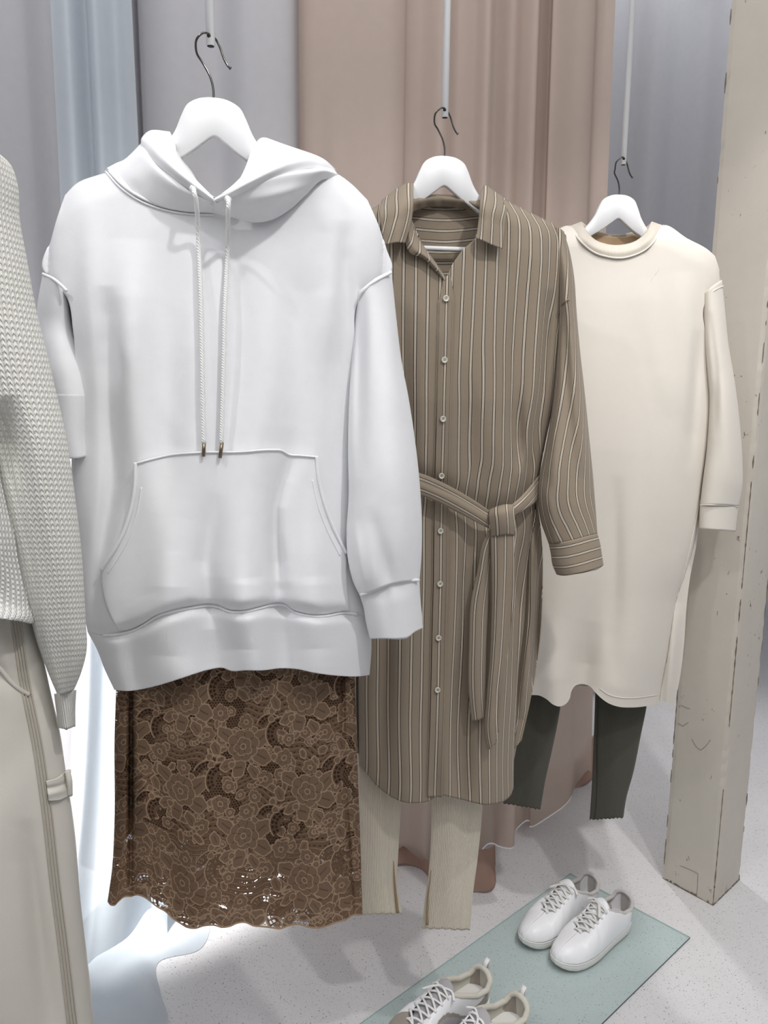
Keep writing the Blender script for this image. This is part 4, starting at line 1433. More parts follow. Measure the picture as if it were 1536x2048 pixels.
# ------------------------------------------------------------------ cream jersey dress
def cream_dress():
    pl = P3
    r = thing('jersey_dress', pl.at(1238, 480), 'long sleeved cream jersey dress with side slit next to the pillar', 'dress')
    L = [(1034, 520), (1030, 600), (1040, 680), (1046, 800), (1046, 950), (1042, 1100), (1034, 1250), (1026, 1385)]
    R = [(1430, 512), (1440, 545), (1444, 575), (1414, 600), (1420, 710), (1424, 787), (1418, 882), (1405, 968), (1397, 1030), (1385, 1100), (1366, 1160), (1352, 1200), (1344, 1250), (1335, 1310), (1322, 1375), (1317, 1409)]
    Rb = [(1430, 512), (1440, 545), (1444, 575), (1414, 600), (1420, 710), (1424, 787), (1418, 882), (1407, 968), (1401, 1030), (1391, 1100), (1381, 1150), (1373, 1215), (1368, 1290), (1359, 1360), (1346, 1418)]
    sh = [(1034, 520), (1060, 490), (1100, 468), (1140, 452), (1238, 440), (1326, 450), (1375, 476), (1418, 500), (1432, 514)]
    folds = [
        [(1330, 700, .0, 30), (1345, 850, .007, 30), (1350, 1000, .006, 34)],
        [(1310, 640, .004, 30), (1330, 760, .006, 26)],
        [(1372, 620, .008, 26), (1380, 800, .008, 22)],
        [(1395, 700, -.008, 10), (1385, 900, -.006, 12)],
        [(1280, 700, -.002, 40), (1282, 1000, .008, 36), (1270, 1200, .012, 40), (1255, 1400, .018, 46)],
        [(1190, 800, .002, 40), (1150, 1100, .004, 36), (1110, 1250, .012, 30), (1108, 1400, .020, 28)],
        [(1215, 1000, -.003, 36), (1180, 1250, -.012, 32), (1162, 1370, -.034, 30)],
        [(1335, 1200, -.004, 20), (1320, 1380, -.006, 20)],
        [(1232, 1000, -.004, 14), (1225, 1300, -.006, 22)],
    ]
    g = Garment(pl, L, R, [(440, .05), (600, .06), (900, .07), (1200, .075), (1420, .085)], folds, sh, 46, .5,
                wR=[(1436, 510), (1438, 560), (1428, 640), (1422, 720)] + [q for q in R if q[1] > 780])
    T = [(1034, 520), (1060, 490), (1100, 468), (1140, 452), (1160, 474), (1185, 497), (1212, 508), (1246, 511), (1281, 502), (1304, 482), (1326, 451), (1375, 477), (1418, 501), (1430, 512)]
    Tb = [(1034, 520), (1060, 490), (1100, 468), (1148, 452), (1175, 464), (1203, 472), (1240, 476), (1265, 472), (1290, 464), (1318, 451), (1375, 477), (1418, 501), (1430, 512)]
    B = [(1026, 1385), (1063, 1390), (1078, 1391), (1091, 1397), (1108, 1410), (1118, 1413), (1130, 1409), (1139, 1398), (1143, 1382), (1150, 1372), (1165, 1368), (1180, 1373), (1190, 1384), (1202, 1396), (1218, 1407), (1240, 1414), (1262, 1415), (1317, 1409)]
    shell('body', g, T, B, CREAM, r, 200, 240, Tb=Tb, Bb=[(1026, 1385), (1100, 1374), (1165, 1372), (1240, 1378), (1318, 1401), (1334, 1405), (1346, 1418)], Rb=Rb, Dback=.045, solid=0,
          backfolds=[[(1350, 1250, .01, 12), (1336, 1400, .012, 12)]])
    surf_line('side_seam', g, [(1400, 1000), (1388, 1060), (1372, 1130), (1354, 1196)], .0006, .0009, CREAM, r, 60)
    surf_line('hem_stitching', g, [(1200, 1377), (1215, 1388), (1240, 1395), (1262, 1396), (1314, 1390)], .0006, .0010, CREAM, r, 60)
    # neckband
    outer = [(1139, 452), (1158, 479), (1182, 501), (1208, 512), (1244, 516), (1281, 505), (1306, 485), (1327, 451)]
    inner = [(1163, 443), (1175, 464), (1192, 480), (1214, 488), (1246, 489), (1272, 481), (1290, 466), (1304, 443)]
    def ring(c, w):
        return [(x, y, float(g.W(x, y)) * w[0] + w[1]) for x, y in c]
    mid = [((a[0] + b[0]) / 2, (a[1] + b[1]) / 2) for a, b in zip(outer, inner)]
    loft('neckband', pl, [ring(outer, (1, .003)), ring(mid, (.9, .010)), [(x, y, .02 + .022 * math.sin(i / 7 * math.pi)) for i, (x, y) in enumerate(inner)]], CREAM_RIB, r, 90, 14, su=.0026, solid=.003)
    tube('neck_seam', pl.at(*[np.array(c) for c in zip(*outer)], np.array([float(g.W(x, y)) + .004 for x, y in outer])), .0018, CREAM, r, 8, n=60)
    bk = [(1163, 445), (1176, 455), (1203, 465), (1238, 468), (1265, 464), (1290, 456), (1304, 445)]
    loft('back_neckband', pl, [[(x, y, -.018 - .022 * math.sin(i / 6 * math.pi)) for i, (x, y) in enumerate(bk)], [(x, y + 24, -.02 - .024 * math.sin(i / 6 * math.pi)) for i, (x, y) in enumerate(bk)]], CREAM_RIB, r, 60, 8, su=.0026, solid=.003)
    inn = fabric('beige_neck_facing', srgb(188, 160, 128))
    loft('neck_facing', pl, [[(1168, 452, -.012), (1180, 460, -.02), (1203, 470, -.030), (1238, 474, -.034), (1265, 470, -.030), (1284, 460, -.02), (1300, 452, -.012)],
                             [(1170, 490, -.02), (1190, 492, -.026), (1210, 494, -.032), (1238, 496, -.036), (1262, 494, -.032), (1280, 492, -.026), (1296, 490, -.02)]], inn, r, 40, 8, solid=.002)
    sl = sleeve('sleeve', pl, [(1402, 590), (1406, 667), (1414, 753), (1418, 796), (1417, 839), (1412, 910), (1405, 965), (1400, 1010)],
                [(1444, 560), (1449, 610), (1457, 688), (1470, 766), (1479, 839), (1485, 925), (1485, 968), (1477, 1013)],
                [(0, .0), (.5, .012), (1, .02)], [(0, .04), (.3, .045), (.9, .045), (1, .036)], CREAM, r, 64, 110,
                T=[(1412, 596), (1420, 588), (1432, 576), (1444, 566)], B=[(1400, 1010), (1420, 1010), (1450, 1011), (1477, 1014)], folds=[[(1424, 660, -.004, 8), (1432, 760, -.006, 8), (1430, 840, -.003, 8)], [(1450, 800, .004, 16), (1460, 950, .004, 16)]], solid=.0025)
    sleeve('cuff', pl, [(1400, 1010), (1399, 1030), (1398, 1057)], [(1477, 1014), (1474, 1035), (1471, 1063)], [(0, .02), (1, .02)], [(0, .034), (1, .034)], CREAM, sl, 60, 16,
           B=[(1398, 1057), (1420, 1059), (1450, 1061), (1471, 1063)], solid=.003)
    tube('cuff_seam', pl.at(*[np.array(c) for c in zip(*[(1400, 1010), (1420, 1010), (1450, 1011), (1477, 1014)])], np.array([.03, .053, .054, .03])), .0012, CREAM, sl, 6, n=20)
    tube('armhole_seam', pl.at(*[np.array(c) for c in zip(*[(1412, 599), (1421, 588), (1432, 579), (1447, 572)])], np.array([.03, .038, .038, .01])), .0014, CREAM, r, 8, n=20)
    sleeve('sleeve', pl, [(1022, 560), (1000, 650), (985, 780), (975, 900), (975, 1010), (980, 1060)], [(1050, 560), (1050, 700), (1048, 850), (1046, 960), (1046, 1020), (1046, 1060)], [(0, 0), (1, -.01)], [(0, .03), (1, .035)], CREAM, r, 40, 50, solid=.0025)


cream_dress()


# ------------------------------------------------------------------ leggings
def leg_pair(name, label, pl, legs, mat, base, wavy=False, slit=None, su=.003):
    r = thing(name, pl.at(*base), label, 'leggings')
    for i, (L, R, B, w, d, fl) in enumerate(legs):
        sleeve('leg', pl, L, R, [(0, w), (1, w)], [(0, d), (1, d * .8)], mat, r, 90, 120, B=B, folds=fl, su=su, sv=.02, solid=.0015)
    return r


CREAM_LEG = ribbed('cream_rib_knit', (.80, .72, .585), 1, .8, .0014, .80)
OLIVE_LEG = ribbed('olive_rib_knit', srgb(80, 78, 68), 1, .5, .0010, .80)


def leggings():
    wob = lambda a, b, y0, amp, n, seed: [(a + (b - a) * i / n, y0[0] + (y0[1] - y0[0]) * i / n + amp * math.sin(i * 2.4 + seed) * (1 if i % 2 else .6)) for i in range(n + 1)]
    pl = P2
    r = leg_pair('ribbed_leggings', 'cream ribbed leggings with slit ankles hanging under the striped dress', pl, [
        ([(716, 1480), (715, 1600), (717, 1700), (720, 1770), (723, 1829)], [(806, 1480), (803, 1600), (797, 1700), (795, 1770), (804, 1827)], wob(723, 804, (1830, 1828), 1.6, 14, 0), -.006, .018, [[(760, 1500, .002, 20), (758, 1820, .004, 24)]]),
        ([(862, 1480), (863, 1600), (858, 1736), (851, 1790), (843, 1857)], [(968, 1480), (966, 1600), (955, 1720), (947, 1780), (940, 1861)], wob(843, 940, (1856, 1862), 1.8, 16, 1), -.006, .018, [[(915, 1500, .002, 20), (900, 1840, .005, 24)]])],
        CREAM_LEG, (850, 1480), su=.0036)
    # ankle slits
    for pts in ([(793, 1722), (796, 1770), (802, 1826)], [(861, 1740), (855, 1790), (853, 1850)]):
        pts = [(a - (6 if a < 820 else -1), b) for a, b in pts]
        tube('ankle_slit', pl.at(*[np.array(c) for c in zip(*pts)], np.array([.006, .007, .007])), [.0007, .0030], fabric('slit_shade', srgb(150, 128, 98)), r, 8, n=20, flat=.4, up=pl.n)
    shell('waist', Garment(pl, [(716, 1420), (716, 1485)], [(968, 1420), (968, 1485)], [(1400, .03), (1500, .03)], (), None, 1, .5), None, None, CREAM_LEG, r, 60, 10, Dback=.02, su=.0036, solid=.0015)
    pl = P3
    r = leg_pair('ribbed_leggings', 'dark olive ribbed leggings with frilled ankles hanging under the cream dress', pl, [
        ([(1050, 1330), (1044, 1400), (1032, 1500), (1018, 1560), (1006, 1606)], [(1128, 1330), (1121, 1412), (1103, 1506), (1091, 1560), (1081, 1619)], wob(1006, 1081, (1606, 1618), 1.8, 22, 0), -.01, .018, [[(1090, 1350, .003, 14), (1060, 1600, .004, 14)]]),
        ([(1192, 1330), (1190, 1400), (1187, 1487), (1183, 1581), (1179, 1640)], [(1300, 1330), (1293, 1414), (1282, 1469), (1267, 1544), (1252, 1600), (1247, 1634)], wob(1179, 1247, (1639, 1635), 1.8, 22, 2), -.01, .018, [[(1240, 1350, .003, 20), (1220, 1600, .004, 20)]])],
        OLIVE_LEG, (1170, 1330), su=.0030)
    OS = fabric('olive_seam', srgb(54, 52, 44))
    tube('leg_seam', pl.at(*[np.array(c) for c in zip(*[(1196, 1385), (1195, 1487), (1194, 1581), (1190, 1636)])], np.array([.0015, .0015, .001, .001])), .0016, OS, r, 6, n=30)
    shell('waist', Garment(pl, [(1050, 1290), (1050, 1335)], [(1300, 1290), (1300, 1335)], [(1200, .03), (1500, .03)], (), None, 1, .5, base=-.012), None, None, OLIVE_LEG, r, 60, 10, Dback=.02, su=.003, solid=.0015)


leggings()


# ------------------------------------------------------------------ knitted sweater and trousers at the left
def left_outfit():
    pl = P0
    KN = knit_mat('ivory_chunky_knit', (.88, .865, .79))
    KN2 = knit_mat('white_fine_knit', (.88, .87, .83), 1.0)
    r = thing('knitted_sweater', pl.at(-200, 300), 'ivory chunky knitted sweater at the left edge with a long balloon sleeve', 'sweater')
    sl = sleeve('sleeve', pl, [(-60, 250), (-70, 500), (-50, 800), (-12, 900), (8, 1000), (30, 1100), (52, 1200), (76, 1290), (98, 1350), (116, 1392)],
                [(-4, 305), (22, 330), (34, 363), (40, 440), (54, 518), (74, 625), (94, 705), (113, 786), (131, 864), (149, 983), (164, 1114), (171, 1233), (173, 1304), (160, 1352), (147, 1382)],
                [(0, .02), (.3, .03), (.6, .03), (1, .02)], [(0, .05), (.4, .060), (.8, .055), (.95, .04), (1, .026)], KN, r, 100, 220, su=.0080, sv=.0068, solid=.004, vmean=True,
                T=[(-60, 250), (-30, 275), (-4, 305)], B=[(116, 1392), (130, 1388), (147, 1382)],
                folds=[[(20, 860, -.03, 22), (50, 1000, -.02, 20), (84, 1180, -.015, 20), (100, 1330, -.01, 16)]])
    KR = ribbed('ivory_knit_rib', (.87, .85, .78), 1, .9, .002, .8)
    sleeve('cuff', pl, [(108, 1388), (112, 1420), (116, 1456)], [(153, 1380), (151, 1410), (151, 1453)], [(0, .02), (1, .02)], [(0, .024), (1, .022)], KR, sl, 60, 20, su=.0032, solid=.004, B=[(116, 1457), (133, 1458), (151, 1452)])
    g = Garment(pl, [(-520, 300), (-560, 800), (-540, 1236)], [(-6, 700), (-2, 820), (10, 900), (20, 950), (40, 1010), (57, 1060), (65, 1132), (76, 1200), (80, 1240)], [(300, .06), (800, .08), (1240, .10)],
                [[(-60, 700, .01, 40), (-10, 1100, .012, 30)], [(-60, 1236, .010, 18), (80, 1240, .010, 18)]], [(-520, 300), (-440, 240), (-330, 215), (-200, 240), (-60, 300), (0, 400)], 60, .4)
    body = shell('body', g, [(-520, 300), (-440, 250), (-380, 262), (-330, 285), (-270, 262), (-200, 245), (-60, 300), (-20, 500), (-6, 700)], [(-540, 1236), (-300, 1250), (0, 1238), (40, 1243), (66, 1247), (80, 1240)], KN2, r, 220, 200, su=.0070, sv=.0058, solid=.005,
                 L=[(-520, 300), (-560, 800), (-540, 1236)], smT=True)
    # trousers
    m = NT('ecru_canvas')
    o = m.obj()
    n1, n2 = m.noise(o, 5, 4), m.noise(o, 900, 2)
    m.set(Base_Color=m.mix(n1, srgb(196, 190, 180), srgb(212, 208, 198)), Roughness=.9, Sheen_Weight=.1)
    m.b.inputs['Specular IOR Level'].default_value = .2
    m.bump(m.math('ADD', n2, m.math('MULTIPLY', n1, 2.0)), .3, .001)
    CV = m.m
    t = thing('canvas_trousers', pl.at(-200, 1240), 'off white canvas trousers with side seam and strap loop below the knitted sweater', 'trousers')
    R_ = [(50, 1150), (62, 1220), (72, 1270), (84, 1308), (101, 1382), (120, 1465), (133, 1552), (143, 1614), (151, 1676), (159, 1780), (168, 1863), (178, 1945), (188, 2048), (200, 2180), (214, 2330), (230, 2480)]
    L_ = [(-420, 1150), (-440, 1300), (-460, 1500), (-470, 1800), (-470, 2048), (-470, 2480)]
    g = Garment(pl, L_, R_, [(1150, .07), (2480, .10)], [[(20, 1250, -.006, 20), (70, 1450, -.004, 24), (-30, 1700, .01, 60), (0, 2048, .01, 60)], [(-40, 1330, -.012, 30), (20, 1360, -.006, 20)],
                                                        [(60, 1700, -.006, 20), (100, 2048, -.006, 24)]], None, 1, .4, base=-.012)
    shell('legs', g, None, None, CV, t, 200, 260, Dback=.06, solid=.0025, L=L_, R=R_)
    SEAMC = fabric('ecru_seam_thread', srgb(176, 168, 154))
    for dx in (-9, -3, 3, 9):
        surf_line('flat_felled_seam', g, [(31 + dx, 1235), (50 + dx, 1366), (75 + dx, 1490), (93 + dx, 1614), (112 + dx, 1780), (128 + dx, 1904), (145 + dx, 2048), (166 + dx, 2200)], .0012, .0009, SEAMC, t, 120)
    surf_line('pocket_edge', g, [(-60, 1290), (-30, 1312), (0, 1337), (25, 1366), (45, 1382), (58, 1389)], .002, .0026, CV, t, 50)
    lp = patch('strap_loop', g, [(94, 1563), (99, 1602)], [(141, 1541), (141, 1590)], [(94, 1563), (118, 1555), (134, 1543), (141, 1541)], [(99, 1602), (120, 1600), (141, 1590)], .006, CV, t, 30, 30, solid=.003,
               folds=[[(94, 1577, -.003, 4), (120, 1571, -.004, 4), (141, 1560, -.003, 4)], [(96, 1590, .002, 6), (141, 1578, .002, 6)]])
    tube('strap_loop', pl.at(*[np.array(c) for c in zip(*[(134, 1541), (139, 1562), (140, 1590)])], np.array([.012, .014, .010])), .0035, CV, t, 8, n=12)


left_outfit()

# ------------------------------------------------------------------ glass sheet and shoes
def glass_sheet():
    gR, gT = on_floor(1380, 1878), on_floor(1140, 1750)
    d = on_floor(735, 2040)[:2] - gT[:2]
    d = d / np.linalg.norm(d)
    a, b = gR[:2], gT[:2]
    c, e = b + d * 1.25, a + d * 1.25
    th = .006
    m = NT('pale_green_glass')
    gl = m.n('ShaderNodeBsdfGlossy')
    gl.inputs['Roughness'].default_value = .03
    tp = m.n('ShaderNodeBsdfTransparent')
    tp.inputs[0].default_value = (.85, .93, .92, 1)
    df = m.n('ShaderNodeBsdfDiffuse')
    df.inputs[0].default_value = (.70, .82, .80, 1)
    m1 = m.n('ShaderNodeMixShader')
    m1.inputs[0].default_value = .26
    m.l(tp.outputs[0], m1.inputs[1])
    m.l(df.outputs[0], m1.inputs[2])
    fr = m.n('ShaderNodeFresnel')
    fr.inputs[0].default_value = 1.35
    m2 = m.n('ShaderNodeMixShader')
    m.l(fr.outputs[0], m2.inputs[0])
    m.l(m1.outputs[0], m2.inputs[1])
    m.l(gl.outputs[0], m2.inputs[2])
    m.l(m2.outputs[0], m.out.inputs[0])
    dk = plain('glass_edge_shaded', (.012, .03, .028), .15)  # same glass edge, shade put into the colour of these sides
    top = [(*q, th) for q in (a, b, c, e)]
    bt = [(*q, .0012) for q in (a, b, c, e)]
    cen = (a + b + c + e) / 4
    r = thing('glass_sheet', (*cen, 0), 'pale green glass sheet lying on the speckled floor under the shoes', 'glass sheet')
    mesh_obj('pane', top, [(0, 1, 2, 3)], m.m, r, smooth=False)
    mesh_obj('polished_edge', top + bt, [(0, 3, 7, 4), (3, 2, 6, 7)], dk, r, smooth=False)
    mesh_obj('polished_edge', top + bt, [(0, 4, 5, 1), (1, 5, 6, 2)], plain('glass_edge_lit', (.45, .58, .56), .2), r, smooth=False)  # lighter copy of the edge colour, painted as if catching light
    return th


GT = glass_sheet()

LEATHER = NT('white_leather')
_o = LEATHER.obj()
LEATHER.set(Base_Color=(.86, .86, .87), Roughness=.38)
LEATHER.b.inputs['Specular IOR Level'].default_value = .4
LEATHER.bump(LEATHER.math('ADD', LEATHER.noise(_o, 420, 3), LEATHER.noise(_o, 25, 2)), .12, .0012)
LEATHER = LEATHER.m
RUBBER = plain('off_white_rubber', (.76, .75, .72), .55, 0, .3)
LINING = fabric('grey_shoe_lining', srgb(196, 192, 188), bump=.3)
INSOLE = fabric('grey_insole', srgb(150, 146, 142))
LACE_M = fabric('off_white_lace', (.74, .73, .70), bump=.4)
LACE_W = fabric('white_round_lace', (.84, .83, .81), bump=.4)
SUEDE = fabric('grey_suede', srgb(158, 150, 140), bump=.5)
MESH_F = fabric('grey_mesh_fabric', srgb(176, 174, 176), bump=.6, grain=1500)
CREAM_LINING = fabric('cream_shoe_lining', srgb(206, 202, 190))
SEAM_SHADE = plain('seam_shadow', (.30, .30, .31), .8)  # dark grey painted as the shadow along the shoe seams


def outline(p, side):
    """half width of the sole, p in 0 (toe) .. 1 (heel); side +1 is the outer side"""
    k = [0, .02, .06, .12, .2, .3, .4, .52, .65, .78, .88, .94, .98, 1.0]
    wo = [0, .0165, .028, .0385, .046, .0495, .049, .045, .0405, .038, .0355, .030, .018, 0]
    wi = [0, .0165, .028, .037, .043, .0445, .041, .0355, .033, .0335, .033, .029, .018, 0]
    return np.interp(p, k, wo if side > 0 else wi)


def sneaker(label, toe, heel, base_z, side_out, runner=False, group=None, L=.285):
    """toe / heel: ground points; local x runs from toe (0) to heel (1)"""
    toe, heel = np.array(toe[:2]), np.array(heel[:2])
    ax = (heel - toe) / np.linalg.norm(heel - toe)
    ay = np.array([-ax[1], ax[0]]) * side_out
    cen = toe + ax * L / 2
    r = thing('sneaker', (*cen, base_z), label, 'shoe', group)

    def P(x, y, z):
        q = toe + ax * x * L + ay * y
        return np.array([q[0], q[1], base_z + z])
    NS = 150
    # closed contour: toe -> outer side -> heel -> inner side
    th = np.linspace(0, 1, NS, endpoint=False)
    cont = []
    for t in th:
        a = t * 2 * math.pi
        p = (1 - math.cos(a)) / 2
        s = 1 if math.sin(a) >= 0 else -1
        cont.append((p, s, a))
    h_sole = .026 if not runner else .034
    def bottomz(p):
        return .0035 + .010 * max(0, (.16 - p) / .16) ** 2 + .004 * max(0, (p - .93) / .07) ** 2
    def topz(p):
        return (h_sole + .005 * max(0, (.12 - p) / .12) + (.014 * p ** 1.5 if runner else .005 * p))
    V = []
    prof = [(.86, 0, 0), (.97, .0, 0), (1.0, .12, .0), (1.03, .35, 0), (1.035, .6, 0), (1.02, .82, 0), (1.0, .93, 0), (.985, 1.0, 0), (.93, 1.01, 0)]
    for k, f, _ in prof:
        for p, s, a in cont:
            w = outline(p, s)
            y = s * w * k
            x = .5 + (p - .5) * (1 + (k - 1) * .4)
            zb, zt = bottomz(p), topz(p)
            V.append(P(x, y, zb + (zt - zb) * f))
    F = grid_faces(NS, len(prof), 0, True, True)
    F.append(tuple(range(NS)))
    F.append(tuple(range((len(prof) - 1) * NS, len(prof) * NS))[::-1])
    so = mesh_obj('sole', V, F, RUBBER, r)
    if runner:
        for f in (.45, .8):
            pts = [P(.5 + (p - .5) * 1.02, s * outline(p, s) * 1.05, bottomz(p) + (topz(p) - bottomz(p)) * f) for p, s, a in cont]
            tube('sole_ridge', pts + pts[:1], .0018, LACE_W, so, 6)
    else:
        pts = [P(.5 + (p - .5) * 1.012, s * outline(p, s) * 1.035, bottomz(p) + (topz(p) - bottomz(p)) * .80) for p, s, a in cont]
        tube('sole_groove', pts + pts[:1], .0007, RUBBER, so, 6)
    # upper: from sole contour to the top edge
    XT, XC = .30, .60          # throat start, collar front
    def ridge(x):              # height of the centre line in front of and along the throat
        return np.interp(x, [0, .03, .08, .15, .22, .30, .45, .60, .70], [h_sole + .004, h_sole + .016, h_sole + .026, h_sole + .031, h_sole + .034, h_sole + .039, h_sole + .057, h_sole + .078, h_sole + .09])
    def top(p, s):
        """top edge point (x, y, z) of the upper for contour parameter p"""
        if p < .20:
            x = .012 + p / .20 * (XT - .012)
            return (x, 0.0, ridge(x))
        if p < .52:
            q = (p - .20) / .32
            x = XT + q * (XC - XT)
            g = .0065 + .011 * min(1, q * 4) ** .7 + .003 * q
            return (x, s * g, ridge(x) - .004 * min(1, q * 3))
        q = (p - .52) / .48
        x = XC + (1 - XC - .005) * (math.sin(q * math.pi / 2)) ** 1.0
        g = np.interp(q, [0, .12, .3, .6, .8, .93, 1], [.0215, .029, .0325, .032, .027, .015, 0])
        zc = np.interp(q, [0, .15, .4, .65, .85, 1], [h_sole + .074, h_sole + .062, h_sole + .042, h_sole + .040, h_sole + .056, h_sole + .064])
        return (x, s * g, zc)
    NV = 26
    GX = []
    for j in range(NV):
        u = j / (NV - 1)
        row = []
        for p, s, a in cont:
            w = outline(p, s) * .985
            x0, y0, z0 = .5 + (p - .5) * .985, s * w, topz(p) - .002
            x1, y1, z1 = top(p, s)
            # bulging control point
            bul = .72
            xm = x0 + (x1 - x0) * (.30 if p < .5 else .12)
            if p > .9:
                xm = x0 + .012
            ym = y0 * (1.02 if p < .52 else 1.0) + (0 if p < .5 else 0)
            zm = z0 + (z1 - z0) * (.85 if p < .35 else .62)
            if p < .2:
                ym = y0 * .92
            x = (1 - u) ** 2 * x0 + 2 * u * (1 - u) * xm + u * u * x1
            y = (1 - u) ** 2 * y0 + 2 * u * (1 - u) * ym + u * u * y1
            z = (1 - u) ** 2 * z0 + 2 * u * (1 - u) * zm + u * u * z1
            row.append((x, y, z))
        GX.append(row)
    GX = np.array(GX)                       # NV, NS, 3 local
    V = [P(*q) for row in GX for q in row]
    F = grid_faces(NS, NV, 0, side_out < 0, True)
    mats = [LEATHER] if not runner else [LEATHER, SUEDE, MESH_F]
    up = mesh_obj('upper', V, F, mats, r, solid=.0022)
    if runner:
        idx = []
        for j in range(NV - 1):
            for i in range(NS):
                p, s, a = cont[i]
                u = j / (NV - 1)
                arch = .62 - .42 * abs((p - .45) / .25) ** 1.6
                if p < .24:
                    m_ = 1
                elif p > .80 and u < .86 - (1 - p) * 2.4:
                    m_ = 1
                elif u < arch - .12:
                    m_ = 2
                elif u < arch:
                    m_ = 1
                else:
                    m_ = 0
                idx.append(m_)
        up.data.polygons.foreach_set('material_index', idx)

    def on_upper(p, s, u, lift=.0012):
        a = math.acos(1 - 2 * p)
        if s < 0:
            a = 2 * math.pi - a
        fi = a / (2 * math.pi) * NS
        i0 = int(fi) % NS
        f = fi - int(fi)
        fj = u * (NV - 1)
        j0 = min(int(fj), NV - 2)
        g = fj - j0
        q = ((GX[j0, i0] * (1 - f) + GX[j0, (i0 + 1) % NS] * f) * (1 - g) + (GX[j0 + 1, i0] * (1 - f) + GX[j0 + 1, (i0 + 1) % NS] * f) * g)
        c = np.array([q[0], 0, h_sole + .01])
        d = (q - c) * np.array([L, 1, 1])
        d[0] *= .3
        d /= np.linalg.norm(d)
        return P(q[0] + d[0] * lift / L, q[1] + d[1] * lift, q[2] + d[2] * lift)
    # seams: toe cap, eyestay and heel quarter
    for s in (1, -1):
        for path in ([(.20, .0), (.215, .35), (.205, .7), (.20, 1.0)], [(.20, .98), (.25, .62), (.30, .55), (.48, .60), (.60, .66), (.66, .98)], [(.25, .62), (.27, .3), (.25, .02)], [(.72, .0), (.70, .5), (.66, .98)]):
            if runner and path[0][0] == .72:
                continue
            pp = poly(path, 30)
            tube('seam', [on_upper(a, s, b, .0004) for a, b in pp], .00055, SEAM_SHADE if not runner else SUEDE, up, 6)
    # padded collar
    col = []
    for q in np.linspace(0, 1, 40):
        p = .53 + q * .47
        col.append(top(p, 1))
    col2 = [top(.53 + q * .47, -1) for q in np.linspace(1, 0, 40)][1:]
    cp = [P(x - (.004 if y == 0 else 0), y * .93, z - .002) for x, y, z in col + col2]
    lin_m = LINING if not runner else CREAM_LINING
    tube('collar_padding', cp, .0052 if not runner else .0062, lin_m, r, 12)
    # inner lining wall
    NI = len(cp)
    V, F = [], []
    loc = col + col2
    for k in range(8):
        f = k / 7
        for (x, y, z) in loc:
            s = 1 if y >= 0 else -1
            V.append(P(x - .008 * f * (x > .95), y * (.90 + .05 * math.sin(f * 3.14)), z + (h_sole + .004 - z) * f))
    F = grid_faces(NI, 8)
    mesh_obj('lining', V, F, lin_m, r, solid=.0012, offset=0)
    # insole
    V = [P(.5 + (p - .5) * .93, s * outline(p, s) * .86, h_sole + .005 + .004 * p) for p, s, a in cont]
    mesh_obj('insole', V, [tuple(range(NS))[::-1]], INSOLE, r)
    # tongue
    V = []
    nt, nw = 30, 11
    for i in range(nt):
        q = i / (nt - 1)
        x = XT - .01 + q * (XC - XT + .055)
        z = ridge(min(x, .7)) - .0045 + .002 * q + (.006 * max(0, q - .75) / .25)
        w = .006 + .015 * min(1, q * 3) + .008 * max(0, q - .5)
        if q > .93:
            w *= 1 - ((q - .93) / .07) ** 2 * .35
        for j in range(nw):
            c = (j / (nw - 1)) * 2 - 1
            V.append(P(x, c * w, z - .006 * c * c * (1 + q)))
    mesh_obj('tongue', V, grid_faces(nw, nt, 0, True), LEATHER if not runner else MESH_F, r, solid=.0035, offset=0)
    # laces
    lm = LACE_M if not runner else LACE_W
    n_e = 6
    xs = [.205 + .30 * (i / (n_e - 1)) for i in range(n_e)]
    lw = .0036 if not runner else .0024
    fl = .30 if not runner else .9
    def eye(i, s, lift=.002):
        return on_upper(xs[i], s, .93 - .02 * i * .3, lift)
    zup = np.array([0, 0, 1.0])
    for i in range(n_e):
        for s in (1, -1):
            e = eye(i, s, .0006)
            n = np.array([ay[0] * s * .5, ay[1] * s * .5, 1.0])
            n /= np.linalg.norm(n)
            if not runner or True:
                tube('eyelet', [e, e + n * .0012], .0019, DARK, up, 10)
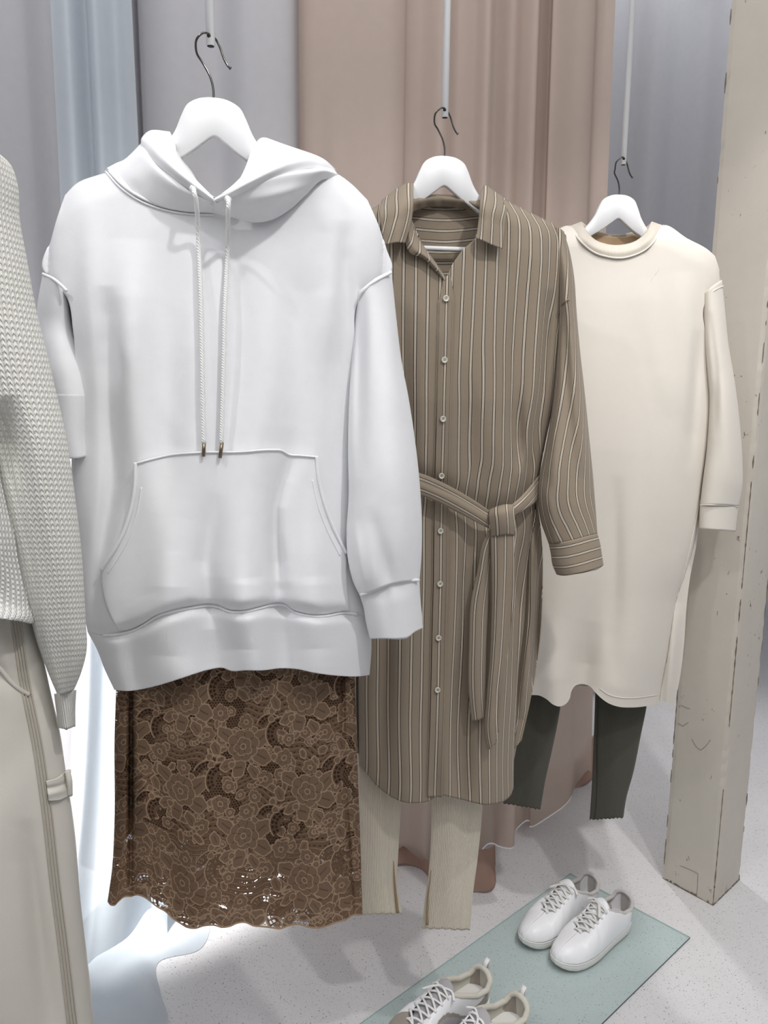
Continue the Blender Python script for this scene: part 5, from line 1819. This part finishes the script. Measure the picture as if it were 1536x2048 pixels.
    def band(a, b, h, name='lace'):
        mid = (a + b) / 2 + zup * h
        q1, q3 = a * .7 + b * .3 + zup * h * .85, a * .3 + b * .7 + zup * h * .85
        up_ = np.cross(b - a, np.cross(zup, b - a))
        tube(name, [a, q1, mid, q3, b], lw, lm, r, 10, flat=fl, up=up_ / np.linalg.norm(up_), n=16)
    band(eye(0, 1, .003), eye(0, -1, .003), .004)
    for i in range(n_e - 1):
        band(eye(i, 1, .002), eye(i + 1, -1, .0035), .007 if runner else .006)
        band(eye(i, -1, .002), eye(i + 1, 1, .003), .009 if runner else .008)
    # loose knot at the top
    a, b = eye(n_e - 1, 1, .004), eye(n_e - 1, -1, .004)
    m_ = (a + b) / 2 + zup * .010
    d = np.array([ax[0], ax[1], 0])
    up_ = zup
    tube('lace', [a, (a + m_) / 2 + zup * .006, m_, m_ + d * .012 - zup * .002 + (b - a) * .4, m_ + d * .004 + (b - a) * .75 - zup * .008], lw, lm, r, 10, flat=fl, up=up_, n=18)
    tube('lace', [b, (b + m_) / 2 + zup * .006, m_ + zup * .003, m_ - d * .014 - (b - a) * .25, m_ - d * .030 - (b - a) * .5 - zup * .008], lw, lm, r, 10, flat=fl, up=up_, n=18)
    if runner:
        x, y, z = top(1.0, 1)
        lo = [P(x - .005, 0, z - .004), P(x + .01, 0, z + .010), P(x + .035, 0, z + .018), P(x + .040, 0, z + .010), P(x + .018, 0, z - .006)]
        sd = np.array([ay[0], ay[1], 0]) * .006
        V = []
        for q in lo:
            V += [q - sd, q + sd]
        mesh_obj('pull_tab', V, [(2 * i, 2 * i + 1, 2 * i + 3, 2 * i + 2) for i in range(len(lo) - 1)], LACE_W, r, solid=.0015, smooth=True)
    return r


def shoes():
    f = lambda a, b: on_floor(a, b, GT)
    ax = lambda t, h: None
    sneaker('clean white leather sneaker nearest the right corner of the glass sheet', f(1110, 1940), f(1258, 1838), GT, -1, False, L=.272)
    sneaker('clean white leather sneaker left of and behind its twin on the glass sheet', f(1045, 1897), f(1190, 1802), GT, 1, False, L=.272)
    sneaker('grey and white running shoe at the bottom edge with laces and pull tab showing', f(750, 2150), f(918, 2043), GT, 1, True, L=.30)
    sneaker('grey and white running shoe cut off by the bottom edge with only its collar showing', f(820, 2222), f(984, 2108), GT, -1, True, L=.30)


shoes()
